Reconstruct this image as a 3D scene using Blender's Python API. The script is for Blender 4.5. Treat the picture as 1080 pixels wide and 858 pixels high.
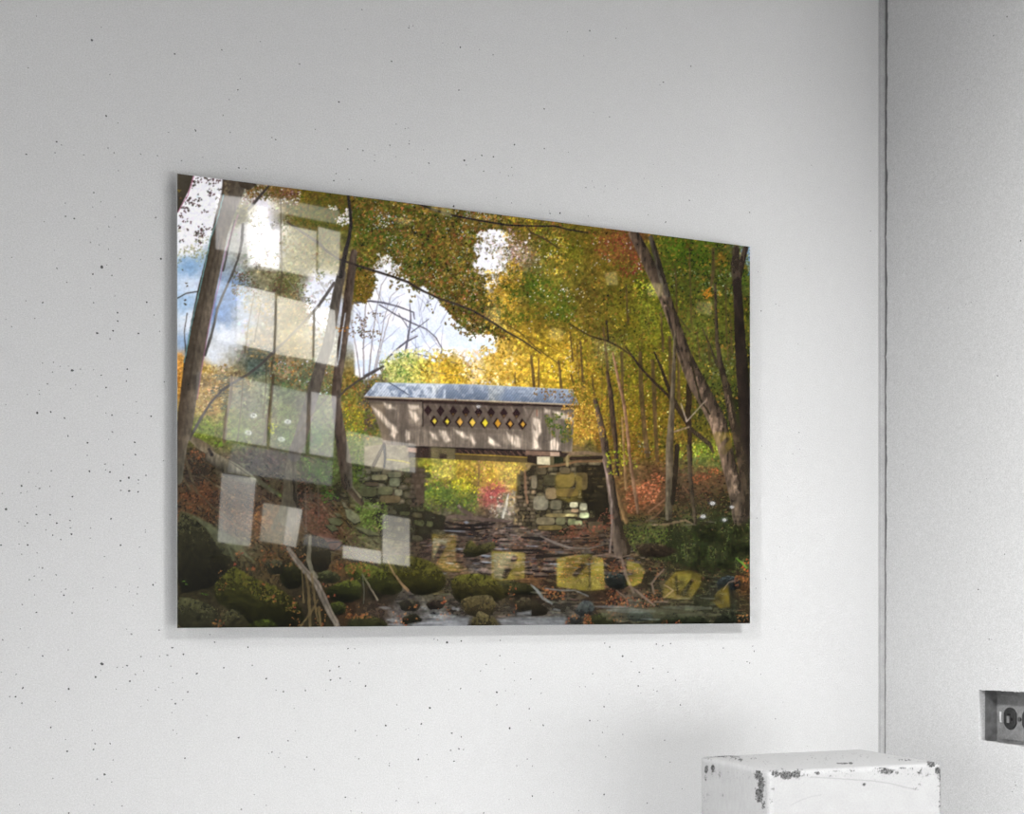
import bpy, bmesh, math, random
import numpy as np
from mathutils import Vector, Matrix

for o in list(bpy.data.objects): bpy.data.objects.remove(o)
scene = bpy.context.scene
COL = scene.collection

# ================================================================ camera
# world: the picture wall is the plane y = 0 (room at y < 0), x runs to the right, z is up, metres
TH = math.radians(24.1)                                  # the camera looks this far to the right of the wall's normal
F_PX, CX_PX, CY_PX = 1421.0, 540.0, 633.0                # focal length and principal point, pixels of a 1080 x 858 frame
CAM = Vector((-0.329, -1.856, 1.25))
cd = bpy.data.cameras.new('camera'); cam = bpy.data.objects.new('camera', cd); COL.objects.link(cam)
cam.location = CAM; cam.rotation_euler = (math.pi/2, 0, -TH)
cd.sensor_fit = 'HORIZONTAL'; cd.sensor_width = 36.0; cd.lens = 36.0*F_PX/1080
cd.shift_x = (540-CX_PX)/1080; cd.shift_y = (CY_PX-429)/1080
cd.clip_start = .02
scene.camera = cam

# ================================================================ light and exposure
LAMPS = [('ceiling_spotlight', 235.0, (1.08, -1.80, 2.50), (1.12, -1.651, 1.512), 159.4, .10),   # name, watts, place, aim, cone, size
         ('side_wall_fill', 1780.0, (-1.5, -1.5, 3.0), (-.904, -1.895, 2.301), 121.4, .15)]  # second one is an unseen fill light added to brighten the side wall
LOW_FILL = 12.3                                           # radiance of the unseen low fill panel added across the room
LEFT_FILL = 6.4                                           # radiance of the unseen fill panel added at the left end
PANE = 8.5                                               # radiance of the tall window's panes
w = bpy.data.worlds.new('world'); scene.world = w; w.use_nodes = True
w.node_tree.nodes['Background'].inputs[0].default_value = (.9, .95, 1, 1)
w.node_tree.nodes['Background'].inputs[1].default_value = .1
for nm_, E_, P_, A_, cone_, r_ in LAMPS:
    ld = bpy.data.lights.new(nm_, 'SPOT'); ld.energy = E_; ld.spot_size = math.radians(cone_); ld.spot_blend = 1.0; ld.shadow_soft_size = r_
    lo = bpy.data.objects.new(nm_, ld); COL.objects.link(lo); lo.location = P_
    lo.rotation_euler = (Vector(A_)-Vector(P_)).to_track_quat('-Z', 'Y').to_euler()
vs = scene.view_settings
scene.display_settings.display_device = 'sRGB'
vs.view_transform = 'Standard'; vs.look = 'None'; vs.exposure = -0.34; vs.gamma = 1.0; vs.use_curve_mapping = False

# ================================================================ geometry helpers
FX, FZ = Vector((math.cos(TH), -math.sin(TH), 0)), Vector((math.sin(TH), math.cos(TH), 0))   # camera right, camera forward
def ray(px, py):
    return FZ+FX*((px-CX_PX)/F_PX)+Vector((0, 0, (CY_PX-py)/F_PX))
def on_y(px, py, y=0.0):
    d = ray(px, py); return CAM+d*((y-CAM.y)/d.y)
def on_x(px, py, x):
    d = ray(px, py); return CAM+d*((x-CAM.x)/d.x)
def project(P):
    """numpy (n,3) world points -> pixel x, y"""
    q = P-np.array(CAM); z = q@np.array(FZ)
    return CX_PX+F_PX*(q@np.array(FX))/z, CY_PX-F_PX*q[:, 2]/z

def tag(o, label=None, cat=None, group=None, kind=None):
    if label: o['label'] = label
    if cat: o['category'] = cat
    if group: o['group'] = group
    if kind: o['kind'] = kind
    return o
def mesh_obj(name, verts, faces, mats, parent=None, mi=None, smooth=False):
    me = bpy.data.meshes.new(name); me.from_pydata([tuple(v) for v in verts], [], faces); me.update()
    for m in (mats if isinstance(mats, (list, tuple)) else [mats]): me.materials.append(m)
    if mi is not None: me.polygons.foreach_set('material_index', mi)
    if smooth: me.polygons.foreach_set('use_smooth', [True]*len(me.polygons))
    o = bpy.data.objects.new(name, me); COL.objects.link(o)
    if parent: o.parent = parent
    return o
class MB:
    def __init__(s): s.v = []; s.f = []; s.m = []
    def quad(s, a, b, c, d, m=0):
        n = len(s.v); s.v += [a, b, c, d]; s.f.append((n, n+1, n+2, n+3)); s.m.append(m)
    def ngon(s, P, m=0):
        n = len(s.v); s.v += list(P); s.f.append(tuple(range(n, n+len(P)))); s.m.append(m)
    def box(s, x0, y0, z0, x1, y1, z1, m=0):
        n = len(s.v)
        s.v += [(x0, y0, z0), (x1, y0, z0), (x1, y1, z0), (x0, y1, z0), (x0, y0, z1), (x1, y0, z1), (x1, y1, z1), (x0, y1, z1)]
        for f in ((0, 3, 2, 1), (4, 5, 6, 7), (0, 1, 5, 4), (1, 2, 6, 5), (2, 3, 7, 6), (3, 0, 4, 7)):
            s.f.append(tuple(n+i for i in f)); s.m.append(m)
    def prism(s, P, off, m=0):
        """polygon P extruded by the vector off"""
        n = len(s.v); k = len(P); s.v += [tuple(p) for p in P]+[tuple(Vector(p)+Vector(off)) for p in P]
        s.f.append(tuple(range(n, n+k))); s.f.append(tuple(range(n+2*k-1, n+k-1, -1))); s.m += [m, m]
        for i in range(k):
            j = (i+1) % k; s.f.append((n+i, n+k+i, n+k+j, n+j)); s.m.append(m)
    def build(s, name, mats, parent=None, smooth=False):
        o = mesh_obj(name, s.v, s.f, mats, parent, s.m, smooth)
        bm = bmesh.new(); bm.from_mesh(o.data); bmesh.ops.recalc_face_normals(bm, faces=bm.faces); bm.to_mesh(o.data); bm.free()
        return o
def empty(name, loc=(0, 0, 0)):
    o = bpy.data.objects.new(name, None); COL.objects.link(o); o.location = loc; o.empty_display_size = .05
    return o
def under(root, o):
    """parent o to root, keeping the place it was modelled at"""
    o.parent = root; o.matrix_parent_inverse = Matrix.Translation(-root.location)
    return o

# ================================================================ materials
def mat(name, col, rough=.6, metal=0., spec=.5, nz=None, bump=None, emit=None):
    m = bpy.data.materials.new(name); m.use_nodes = True; nt = m.node_tree; N = nt.nodes; L = nt.links
    b = N['Principled BSDF']; b.inputs['Base Color'].default_value = (*col, 1); b.inputs['Roughness'].default_value = rough
    b.inputs['Metallic'].default_value = metal; b.inputs['Specular IOR Level'].default_value = spec
    tc = N.new('ShaderNodeTexCoord')
    if nz:                                                # (scale, low factor, high factor)
        last = None
        for sc, lo_, hi_ in nz:
            n = N.new('ShaderNodeTexNoise'); n.inputs['Scale'].default_value = sc; n.inputs['Detail'].default_value = 4
            L.new(tc.outputs['Object'], n.inputs['Vector'])
            r = N.new('ShaderNodeMapRange'); r.inputs['From Min'].default_value = .3; r.inputs['From Max'].default_value = .7
            r.inputs['To Min'].default_value = lo_; r.inputs['To Max'].default_value = hi_; L.new(n.outputs['Fac'], r.inputs['Value'])
            if last is None: last = r.outputs[0]
            else:
                q = N.new('ShaderNodeMath'); q.operation = 'MULTIPLY'; L.new(last, q.inputs[0]); L.new(r.outputs[0], q.inputs[1]); last = q.outputs[0]
        s = N.new('ShaderNodeVectorMath'); s.operation = 'SCALE'; s.inputs[0].default_value = col; L.new(last, s.inputs['Scale'])
        L.new(s.outputs[0], b.inputs['Base Color'])
    if bump:                                              # (scale, strength, distance)
        n = N.new('ShaderNodeTexNoise'); n.inputs['Scale'].default_value = bump[0]; n.inputs['Detail'].default_value = 5
        L.new(tc.outputs['Object'], n.inputs['Vector'])
        u = N.new('ShaderNodeBump'); u.inputs['Strength'].default_value = bump[1]; u.inputs['Distance'].default_value = bump[2]
        L.new(n.outputs['Fac'], u.inputs['Height']); L.new(u.outputs[0], b.inputs['Normal'])
    if emit:
        b.inputs['Emission Color'].default_value = (*emit[0], 1); b.inputs['Emission Strength'].default_value = emit[1]
    return m
WALL_A = .50
M_wall = mat('white_plaster', (WALL_A, WALL_A, WALL_A), .85, spec=.15, nz=[(3, .985, 1.015), (650, .88, 1.12), (330, .96, 1.04), (60, .985, 1.015)], bump=(420, .5, .0012))
M_wall2 = mat('white_plaster_side', (WALL_A*1.0, WALL_A*1.0, WALL_A*1.0), .85, spec=.15, nz=[(3, .985, 1.015), (600, .87, 1.13), (300, .95, 1.05), (90, .98, 1.02)], bump=(380, .55, .0012))
M_strip = mat('corner_shade_grey', (.36, .36, .36), .9, spec=.1, nz=[(500, .9, 1.1), (40, .93, 1.07)])  # plaster grey darkened to stand for the shade in the corner
M_pit = mat('dark_pit', (.07, .07, .07), .9)
M_pit2 = mat('faint_pit', (.20, .20, .20), .9)
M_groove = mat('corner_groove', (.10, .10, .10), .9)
M_dark = mat('dark_room_paint', (.03, .03, .032), .9, spec=.1, nz=[(4, .8, 1.2)])
M_floor = mat('grey_concrete_floor', (.30, .30, .30), .7, nz=[(2, .85, 1.15), (30, .93, 1.07)])
M_ceil = mat('ceiling_paint', (.12, .12, .12), .9)
M_frame = mat('dark_window_metal', (.03, .03, .03), .5, nz=[(20, .8, 1.2)])
def glow(name, col, strength, nz=(.8, 1.1), sc=3.):
    """glow of the window panes and the added fill panels: the emission varies a little over the glass"""
    m = mat(name, (.05, .05, .05), .4, emit=(col, strength)); N = m.node_tree.nodes; L = m.node_tree.links
    tc = N.new('ShaderNodeTexCoord'); n = N.new('ShaderNodeTexNoise'); n.inputs['Scale'].default_value = sc; n.inputs['Detail'].default_value = 3
    L.new(tc.outputs['Object'], n.inputs['Vector'])
    r = N.new('ShaderNodeMapRange'); r.inputs['From Min'].default_value = .3; r.inputs['From Max'].default_value = .7
    r.inputs['To Min'].default_value = strength*nz[0]; r.inputs['To Max'].default_value = strength*nz[1]
    L.new(n.outputs['Fac'], r.inputs['Value']); L.new(r.outputs[0], N['Principled BSDF'].inputs['Emission Strength'])
    return m

# ================================================================ the room
CORNER = on_y(932.0, 633)                                 # inside corner between the picture wall and the side wall
XR = CORNER.x; XL, XE, YB, ZC = -2.6, 4.6, -3.6, 3.3      # side wall, far left, far right, wall across the room, ceiling
RET = -.375                                               # the side wall's return ends here
PITS = """0 0 3.6|349 153 3|663 205 2|842 190 2|988 158 1|903 341 2|912 299 1|870 378 1|403 440 2|847 438 2|742 495 3|640 503 1|874 503 1|215 538 2|233 550 1|209 580 1|100 586 2|410 562 1|433 580 1|534 585 2|598 591 2|689 610 2|770 597 1|907 637 2|934 640 1|1032 522 1|1046 530 2|449 648 1|383 766 1|356 731 2|352 786 1|248 771 1|249 821 2|283 829 1|591 826 2|438 824 1|139 62 1|385 104 1|417 283 1|107 258 1|318 588 1|448 467 1
280 0 3.6|366 37 2|302 112 1|545 98 1|544 106 2|560 98 1|673 164 1|740 180 2|812 188 1|864 208 2|478 233 2|129 243 2|278 387 3|360 414 1|734 342 2|496 471 1|530 488 2|543 486 1|546 535 1|545 546 2|472 551 2|600 569 1|312 566 2|370 572 2|414 588 1|414 611 1|495 595 1|620 619 2|754 609 3|763 626 1|797 605 1|821 590 2|865 595 3|945 549 2|1058 564 2|935 635 1|828 650 2|890 655 1|922 667 1|937 666 1|556 656 1|268 659 2|259 686 2|317 681 1|365 683 1|877 752 1|934 770 1|189 491 1|714 783 3|1043 776 1
560 0 3.6|223 117 3|138 121 1|362 108 1|322 145 2|200 212 1|607 252 2|502 312 3|489 322 1|50 413 2|237 427 1|298 444 2|51 564 2|142 578 1|208 712 2|232 687 1|240 710 1|277 728 1|281 706 1|330 717 1|429 677 1|465 625 1|497 708 1|601 760 2|511 843 3|830 806 2|445 815 1|69 800 1|72 810 2|110 809 3|308 830 1|217 820 1|712 663 1|1058 305 1|1065 627 1
0 230 4.085|320 2 2|190 15 1|420 46 1|469 37 2|602 94 1|390 104 2|427 115 1|234 138 1|467 134 1|50 169 1|518 175 1|606 179 1|693 175 3|439 211 4|459 201 1|245 216 2|400 241 2|482 247 2|288 277 2|390 302 1|495 335 1|112 356 1|184 364 2|403 364 2|632 362 2|506 407 2|507 443 2|664 417 2|25 436 1|50 467 1|487 485 2|419 495 3|474 520 2|596 496 2|150 432 1|688 487 1|183 624 1|231 621 1|259 638 1|294 637 1|311 656 4|347 650 1|226 663 2|403 653 1|436 676 2|548 650 2|544 702 2|708 705 1|205 714 2|168 742 1|170 758 1|326 717 1|305 734 1|457 729 2|420 767 1|118 759 1|587 791 1|160 838 3|218 834 2|456 839 1|482 848 2|592 839 1|651 853 2|25 803 1
0 430 4.085|278 44 2|293 121 2|377 150 2|376 204 1|484 103 2|468 135 1|580 148 2|583 201 2|704 227 1|385 272 3|453 242 2|455 267 2|474 276 2|532 244 2|555 300 3|519 314 2|596 310 2|595 326 1|629 290 2|520 355 2|557 357 3|595 361 2|221 271 2|124 277 1|163 282 1|93 336 2|90 366 1|117 360 1|155 338 1|170 346 2|215 338 1|312 382 2|26 436 3|10 368 1|157 425 1|157 459 2|216 460 2|303 436 1|301 485 2|303 517 2|308 544 2|244 496 2|478 477 2|391 517 1|389 561 1|118 495 2|81 490 1|107 509 1|198 525 1|227 548 2|262 567 2|519 591 2|601 599 1|626 526 1|626 535 1|4 591 2|82 586 1|119 590 2|93 630 1|160 624 1|450 640 1|601 691 1|168 687 1|183 689 2|242 719 2|148 724 2|180 743 1|126 740 2|445 730 1|283 780 2|264 792 1|275 806 2|498 772 1|557 759 1|557 791 1|594 772 2|591 801 1|659 762 2|670 752 1|400 776 1|149 805 1|317 837 1|96 847 2|463 828 1|573 850 1
0 640 3.6|138 20 2|274 22 2|77 82 1|10 124 2|480 83 1|499 102 2|604 87 2|797 104 1|815 133 2|108 154 1|162 185 2|259 162 2|654 154 3|941 152 2|535 188 2|606 186 1|635 182 2|696 179 2|387 215 4|482 222 2|466 228 1|445 228 1|382 240 1|648 224 1|514 255 2|546 242 1|747 252 3|850 230 2|958 221 2|61 255 2|5 247 1|363 265 2|493 281 2|692 269 1|656 286 1|1011 271 2|86 307 3|261 310 3|441 311 1|602 304 1|590 314 1|713 321 2|1048 315 1|1076 321 2|59 340 2|37 340 2|83 364 2|210 358 1|652 350 1|694 352 1|666 366 3|652 400 1|561 353 1|535 377 1|785 411 1|193 456 2|350 468 1|657 467 1|671 480 1|906 495 3|361 518 2|355 540 2|418 518 2|255 547 3|249 502 1|38 533 1|702 573 2|1020 555 1|1032 550 2|1062 554 1|1058 570 1|429 580 1|397 635 3|369 653 2|424 663 1|200 650 1|74 749 1|463 754 2|356 751 1|965 711 1|916 767 2|1011 752 1|261 781 2
280 640 3.6|217 112 1|313 157 2|339 158 2|356 212 2|239 204 1|279 226 2|244 241 2|247 276 2|283 270 2|321 282 1|380 299 3|40 315 1|68 320 2|151 316 2|228 314 1|640 121 2|653 125 1|689 134 3|743 128 2|891 126 2|890 184 2|838 217 2|816 242 2|944 211 1|908 234 2|1007 273 2|945 279 1|696 313 1|741 309 2|812 321 1|878 323 3|911 317 1|946 330 1|1046 327 1|878 371 2|498 370 2|108 384 1|624 382 3|1001 385 2|592 442 3|456 449 3|1054 448 2|1006 429 1|341 468 2|927 459 3|533 464 2|543 459 1|581 485 1|423 487 1|707 478 3|743 492 2|113 469 1|86 507 2|157 569 2|354 575 2|340 568 1|470 601 2|470 592 1|580 578 3|613 560 1|703 543 2|734 537 2|752 540 2|716 584 2|954 602 2|994 576 2|1013 602 1|185 616 2|74 606 2|612 644 1|303 721 2|341 724 1|496 734 2|580 741 2|646 744 1|506 688 1|1013 717 2|925 729 1|324 773 1|366 780 1|828 781 2
560 640 3.6|280 136 2|299 151 2|348 186 3|381 207 2|476 140 2|500 146 2|530 138 2|670 143 1|730 155 2|842 148 1|847 168 2|820 207 2|830 212 2|766 204 1|872 255 2|234 253 2|296 256 1|411 247 3|463 232 2|520 246 2|549 277 2|407 299 3|417 326 1|478 319 2|465 314 1|297 330 1|567 371 2|277 377 2|223 430 2|253 431 1|290 453 1|271 475 2|348 483 2|507 505 2|46 448 3|258 525 1|283 568 2|528 588 2|928 424 2|850 457 1|5 604 1|277 711 2|5 716 2|181 772 2|441 743 2|295 760 1|573 690 1|84 703 1|206 302 1|184 302 1|39 326 1|957 360 1|1048 527 1
780 230 3.6|497 49 2|81 352 2|150 332 1|137 326 1|222 477 1|226 813 2|76 650 1|70 204 1|248 190 1
780 460 3.6|228 48 1|202 66 1|84 36 1|181 228 1|66 310 2|152 420 1|99 540 1|62 576 1|133 731 1|49 797 1|55 814 2"""
SIDEPITS = """780 0 3.6|1016 63 2|965 135 2|867 340 1
780 230 3.6|1068 86 2|980 598 3|1020 240 1|1055 534 1|793 342 1|860 328 1|880 320 1|900 314 1|911 520 1
780 460 3.6|907 581 3|1007 447 2|863 477 1|958 771 1|870 275 1|682 271 1|938 160 1|622 106 1|876 211 1
780 640 3.6|948 122 2|978 233 1|740 395 1|1046 664 1|1049 676 2|1043 690 1|1036 700 1"""
prng = random.Random(5)
def pits(mb, txt, where, nrm, a1, a2):
    for row in txt.strip().splitlines():
        it = row.split('|'); ox, oy, sc = [float(t) for t in it[0].split()]
        for q in it[1:]:
            x, y, s = [float(t) for t in q.split()]
            c = where(ox+x/sc, oy+y/sc)+Vector(nrm)*.0003
            r = [0, .0010, .00135, .0017, .0023][int(s)]; e = prng.uniform(.55, 1); ph = prng.uniform(0, 3.14)
            P = []
            for k in range(8):
                t = k*math.pi/4; rr = r*prng.uniform(.75, 1.2); u, v = rr*math.cos(t), rr*e*math.sin(t)
                P.append(c+Vector(a1)*(u*math.cos(ph)-v*math.sin(ph))+Vector(a2)*(u*math.sin(ph)+v*math.cos(ph)))
            mb.ngon(P, 1 if s >= 3 else 2 if s < 2 or prng.random() < .45 else 1)
b = MB()
b.quad((XL, 0, 0), (XR+.03, 0, 0), (XR+.03, 0, ZC), (XL, 0, ZC))
pits(b, PITS, lambda x, y: on_y(x, y), (0, -1, 0), (1, 0, 0), (0, 0, 1))
tag(b.build('wall_back', [M_wall, M_pit, M_pit2]), 'white pitted plaster wall behind the forest print', None, None, 'structure')
# narrow upright plaster strips down the corner, the corner's shade painted into their grey
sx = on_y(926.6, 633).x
b = MB(); b.box(sx, -.0016, 0, XR+.03, 0, ZC); tag(b.build('trim_1', M_strip), 'narrow flat plaster strip, darkened as corner shade, running down the wall corner', None, None, 'structure')
b = MB(); b.box(sx+.0016, -.0028, 0, XR+.03, -.0016, ZC); tag(b.build('trim_2', M_strip), 'second thin plaster layer, darkened as shade, in the wall corner', None, None, 'structure')
# side wall: ragged leading edge, a cut-out for the sunken socket
HOLE = [on_x(1032.4, 727.5, XR), on_x(1032.4, 780.5, XR)]
HY0 = HOLE[0].y; HY1 = HY0-.108; HZ1, HZ0 = HOLE[0].z, HOLE[1].z
b = MB(); n = 900; zs = [ZC*i/n for i in range(n+1)]
rag = [0]
for i in range(n+1): rag.append(rag[-1]*.78+prng.uniform(-.0010, .0010))
yr = [-.0074-(zs[i]-1.55)*.0036+max(-.0022, min(.0026, rag[i+1]))+(prng.uniform(.0008, .0022) if prng.random() < .03 else 0) for i in range(n+1)]
def inner(z): return -.02
for i in range(n):
    b.quad((XR, yr[i], zs[i]), (XR, -.02, zs[i]), (XR, -.02, zs[i+1]), (XR, yr[i+1], zs[i+1]))
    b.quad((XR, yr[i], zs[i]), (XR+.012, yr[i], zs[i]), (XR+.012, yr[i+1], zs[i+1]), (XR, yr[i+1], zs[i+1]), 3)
# ragged rim of the cut-out
m_ = 26
top = [(HY0+(HY1-HY0)*i/m_, HZ1+(.0016*(i/m_)*2)+prng.uniform(-.0009, .0009)) for i in range(m_+1)]
bot = [(HY0+(HY1-HY0)*i/m_, HZ0-(.0010*(i/m_))+prng.uniform(-.0007, .0007)) for i in range(m_+1)]
b.quad((XR, -.02, 0), (XR, HY0, 0), (XR, HY0, ZC), (XR, -.02, ZC))
b.quad((XR, HY1, 0), (XR, RET, 0), (XR, RET, ZC), (XR, HY1, ZC))
DPL = on_y(1039.0, 754, HY0).x-XR; XD_ = on_y(1050.6, 754, HY0).x                                            # plaster thickness round the cut-out
for i in range(m_):
    (ya, za), (yb, zb) = top[i], top[i+1]; (yc, zc), (yd, zd) = bot[i], bot[i+1]
    b.quad((XR, ya, za), (XR, yb, zb), (XR, yb, ZC), (XR, ya, ZC)); b.quad((XR, yc, 0), (XR, yd, 0), (XR, yd, zd), (XR, yc, zc))
    b.quad((XR, ya, za), (XR, yb, zb), (XR+DPL, yb, zb), (XR+DPL, ya, za)); b.quad((XR, yc, zc), (XR, yd, zd), (XR+DPL, yd, zd), (XR+DPL, yc, zc))
b.quad((XR, HY0, HZ0), (XR, HY0, HZ1), (XR+DPL, HY0+.0002, HZ1), (XR+DPL, HY0+.0002, HZ0)); b.quad((XR, HY1, HZ0), (XR, HY1, HZ1), (XR+DPL, HY1, HZ1), (XR+DPL, HY1, HZ0))
b.quad((XR, RET, 0), (XE, RET, 0), (XE, RET, ZC), (XR, RET, ZC))
pits(b, SIDEPITS, lambda x, y: on_x(x, y, XR), (-1, 0, 0), (0, -1, 0), (0, 0, 1))
tag(mesh_obj('wall_right', b.v, b.f, [M_wall2, M_pit, M_pit2, M_groove], None, b.m), 'white plaster side wall with a ragged corner edge and sunken socket', None, None, 'structure')
for name, q, m in [('floor', [(XL, YB, 0), (XE, YB, 0), (XE, 0, 0), (XL, 0, 0)], M_floor), ('ceiling', [(XL, YB, ZC), (XE, YB, ZC), (XE, 0, ZC), (XL, 0, ZC)], M_ceil),
                   ('wall_left', [(XL, YB, 0), (XL, 0, 0), (XL, 0, ZC), (XL, YB, ZC)], M_dark), ('wall_far_right', [(XE, YB, 0), (XE, RET, 0), (XE, RET, ZC), (XE, YB, ZC)], M_dark),
                   ('wall_front', [(XL, YB, 0), (XE, YB, 0), (XE, YB, ZC), (XL, YB, ZC)], M_dark)]:
    b = MB(); b.quad(*q); tag(mesh_obj(name, b.v, b.f, m), None, None, None, 'structure')

# ================================================================ the print
PW, PH, YF, PT = .9144, .6096, -.022, .004               # width, height, front face, panel thickness
PZ0 = None
tl, bl = on_y(187, 183, YF), on_y(187, 662, YF); tr, br = on_y(791, 260, YF), on_y(791, 657, YF)
PX_0, PX_1 = (tl.x+bl.x)/2, (tr.x+br.x)/2; PZ_1, PZ_0 = (tl.z+tr.z)/2, (bl.z+br.z)/2
import numpy as np, math
# ---------------------------------------------------------------- the printed picture
# painted on a canvas in the print's own perspective; PX0.. give the canvas origin, SC the scale
PX0, PY0, PX1, PY1, SC = 182, 178, 796, 668, 2.0
CW, CH = int((PX1-PX0)*SC), int((PY1-PY0)*SC)
rng = np.random.RandomState(11)
yy, xx = np.mgrid[0:CH, 0:CW].astype(np.float32)
XX = xx/SC+PX0; YY = yy/SC+PY0

def up(a, h, w):
    gh, gw = a.shape
    y = np.linspace(0, gh-1.001, h); x = np.linspace(0, gw-1.001, w)
    yi = y.astype(int); xi = x.astype(int)
    fy = (y-yi)[:, None]; fx = (x-xi)[None]
    fy = fy*fy*(3-2*fy); fx = fx*fx*(3-2*fx)
    a00 = a[yi][:, xi]; a01 = a[yi][:, xi+1]; a10 = a[yi+1][:, xi]; a11 = a[yi+1][:, xi+1]
    return (a00*(1-fx)+a01*fx)*(1-fy)+(a10*(1-fx)+a11*fx)*fy
def noise(sx, sy=None, octv=1):
    """value noise 0..1, cell size in photo pixels"""
    sy = sy or sx
    out = 0; amp = 1; tot = 0
    for k in range(octv):
        gx = max(2, int((PX1-PX0)/(sx/2**k)))+2; gy = max(2, int((PY1-PY0)/(sy/2**k)))+2
        out = out+amp*up(rng.rand(gy, gx), CH, CW); tot += amp; amp *= .55
    return (out/tot).astype(np.float32)
N_fine = noise(1.2); N_med = noise(4, 4, 2); N_big = noise(18, 18, 3)
N_h = noise(14, 2.2, 3); N_v = noise(1.6, 14, 2); N_bark = .5+(noise(2.2, 8, 2)-.5)*.75; N_leaf = noise(2.6, 2.6, 2)

def C(*c): return np.array(c, np.float32)/255.
IMG = np.zeros((CH, CW, 3), np.float32)

# base colours: coarse field interpolated between samples
BASE = []
def base(s):
    for row in s.strip().splitlines():
        v = [float(t) for t in row.split()]
        for i in range(0, len(v), 5): BASE.append(v[i:i+5])
base("""
200 200 228 228 235  205 230 228 228 235  194 262 205 212 210  198 280 136 176 220  200 300 200 212 230  196 318 164 196 230
200 338 214 220 230  196 362 150 180 220  190 383 222 150 60  189 400 215 150 50  260 225 120 112 60  275 218 226 222 232
262 245 200 198 196  285 262 170 165 150  285 245 190 186 185  325 225 96 92 22  330 250 110 106 40  318 270 150 140 95  345 270 130 120 70
280 290 150 140 100  300 296 110 110 50  335 300 190 185 185  350 320 190 200 225  245 310 130 165 220  235 330 120 160 220  255 335 150 165 190
275 330 150 140 125  275 360 150 130 95  310 330 120 108 70  310 360 150 130 80  340 340 170 165 160  345 365 165 160 140  240 355 205 210 222
225 375 210 215 225  300 388 160 130 95
300 200 150 110 60  320 208 130 110 22  345 212 104 92 20  350 235 96 96 24  380 215 112 88 22  400 225 112 92 30  380 245 92 92 22
390 262 104 96 26  380 290 150 110 26  375 310 140 104 26  430 222 100 78 20  450 240 104 84 24  470 235 112 92 24  500 240 130 112 50
430 262 84 84 24  465 265 100 84 26  450 290 112 88 30  475 300 112 92 30  495 318 116 100 26  400 290 232 228 236  415 275 232 228 236
515 262 232 226 236  520 285 234 228 238  500 285 200 180 170  388 330 178 196 235  420 330 176 194 232  405 310 226 224 236  440 315 232 226 238
455 345 214 214 235  478 350 232 226 236  495 362 228 214 200  395 352 200 210 235  410 368 226 224 232  375 350 200 208 230
""")
base("""
430 372 205 200 120  415 388 190 190 100  440 390 205 190 70  465 385 214 172 40  480 395 220 175 30  500 378 225 190 120  500 398 226 190 110
520 372 218 170 60  530 392 222 176 60  548 350 190 150 30  550 395 205 160 40  575 385 196 156 30  590 400 205 165 30
535 300 170 130 30  540 245 130 104 26  560 240 130 110 24  545 265 180 150 130  560 300 84 100 20  580 260 112 110 20  590 290 128 118 30
600 265 110 106 18  620 250 112 96 22  645 262 128 76 30  640 285 134 106 24  660 255 120 60 36  655 310 120 96 22  620 310 118 96 26
590 325 92 104 20  620 330 120 96 26  560 335 134 108 22  600 345 140 116 26  640 340 128 100 26  580 365 176 140 24  610 370 170 134 26
640 370 160 140 70  660 340 140 112 20  680 300 92 96 16  690 270 84 86 20  710 265 66 92 14  740 268 62 84 14  765 275 72 74 20
700 320 110 106 20  680 330 150 140 30  730 300 84 86 22  750 300 80 86 26  760 330 100 96 24  700 350 134 122 24  735 345 120 116 36
720 380 124 110 22  790 270 120 150 190  788 290 84 90 30  786 330 80 76 20  660 365 150 130 30  680 375 144 124 20  750 375 110 104 44
770 360 92 88 26  790 380 44 44 20  620 395 180 138 24  640 400 160 124 24  665 400 140 118 18  690 400 126 110 18  710 400 130 108 18
745 400 92 86 30  765 400 84 84 28  785 430 44 42 20  620 425 200 150 34  645 430 180 138 24  665 440 158 116 18  690 440 140 106 18
710 440 132 98 24  740 430 82 76 26  765 440 62 66 26  610 455 196 150 36  640 460 160 110 26  665 470 134 92 24  690 470 110 92 22
715 465 120 92 30  745 455 110 90 24  770 470 70 66 24  745 475 124 134 34  735 485 96 104 44  760 485 84 92 40  788 480 70 74 20
""")
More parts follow.
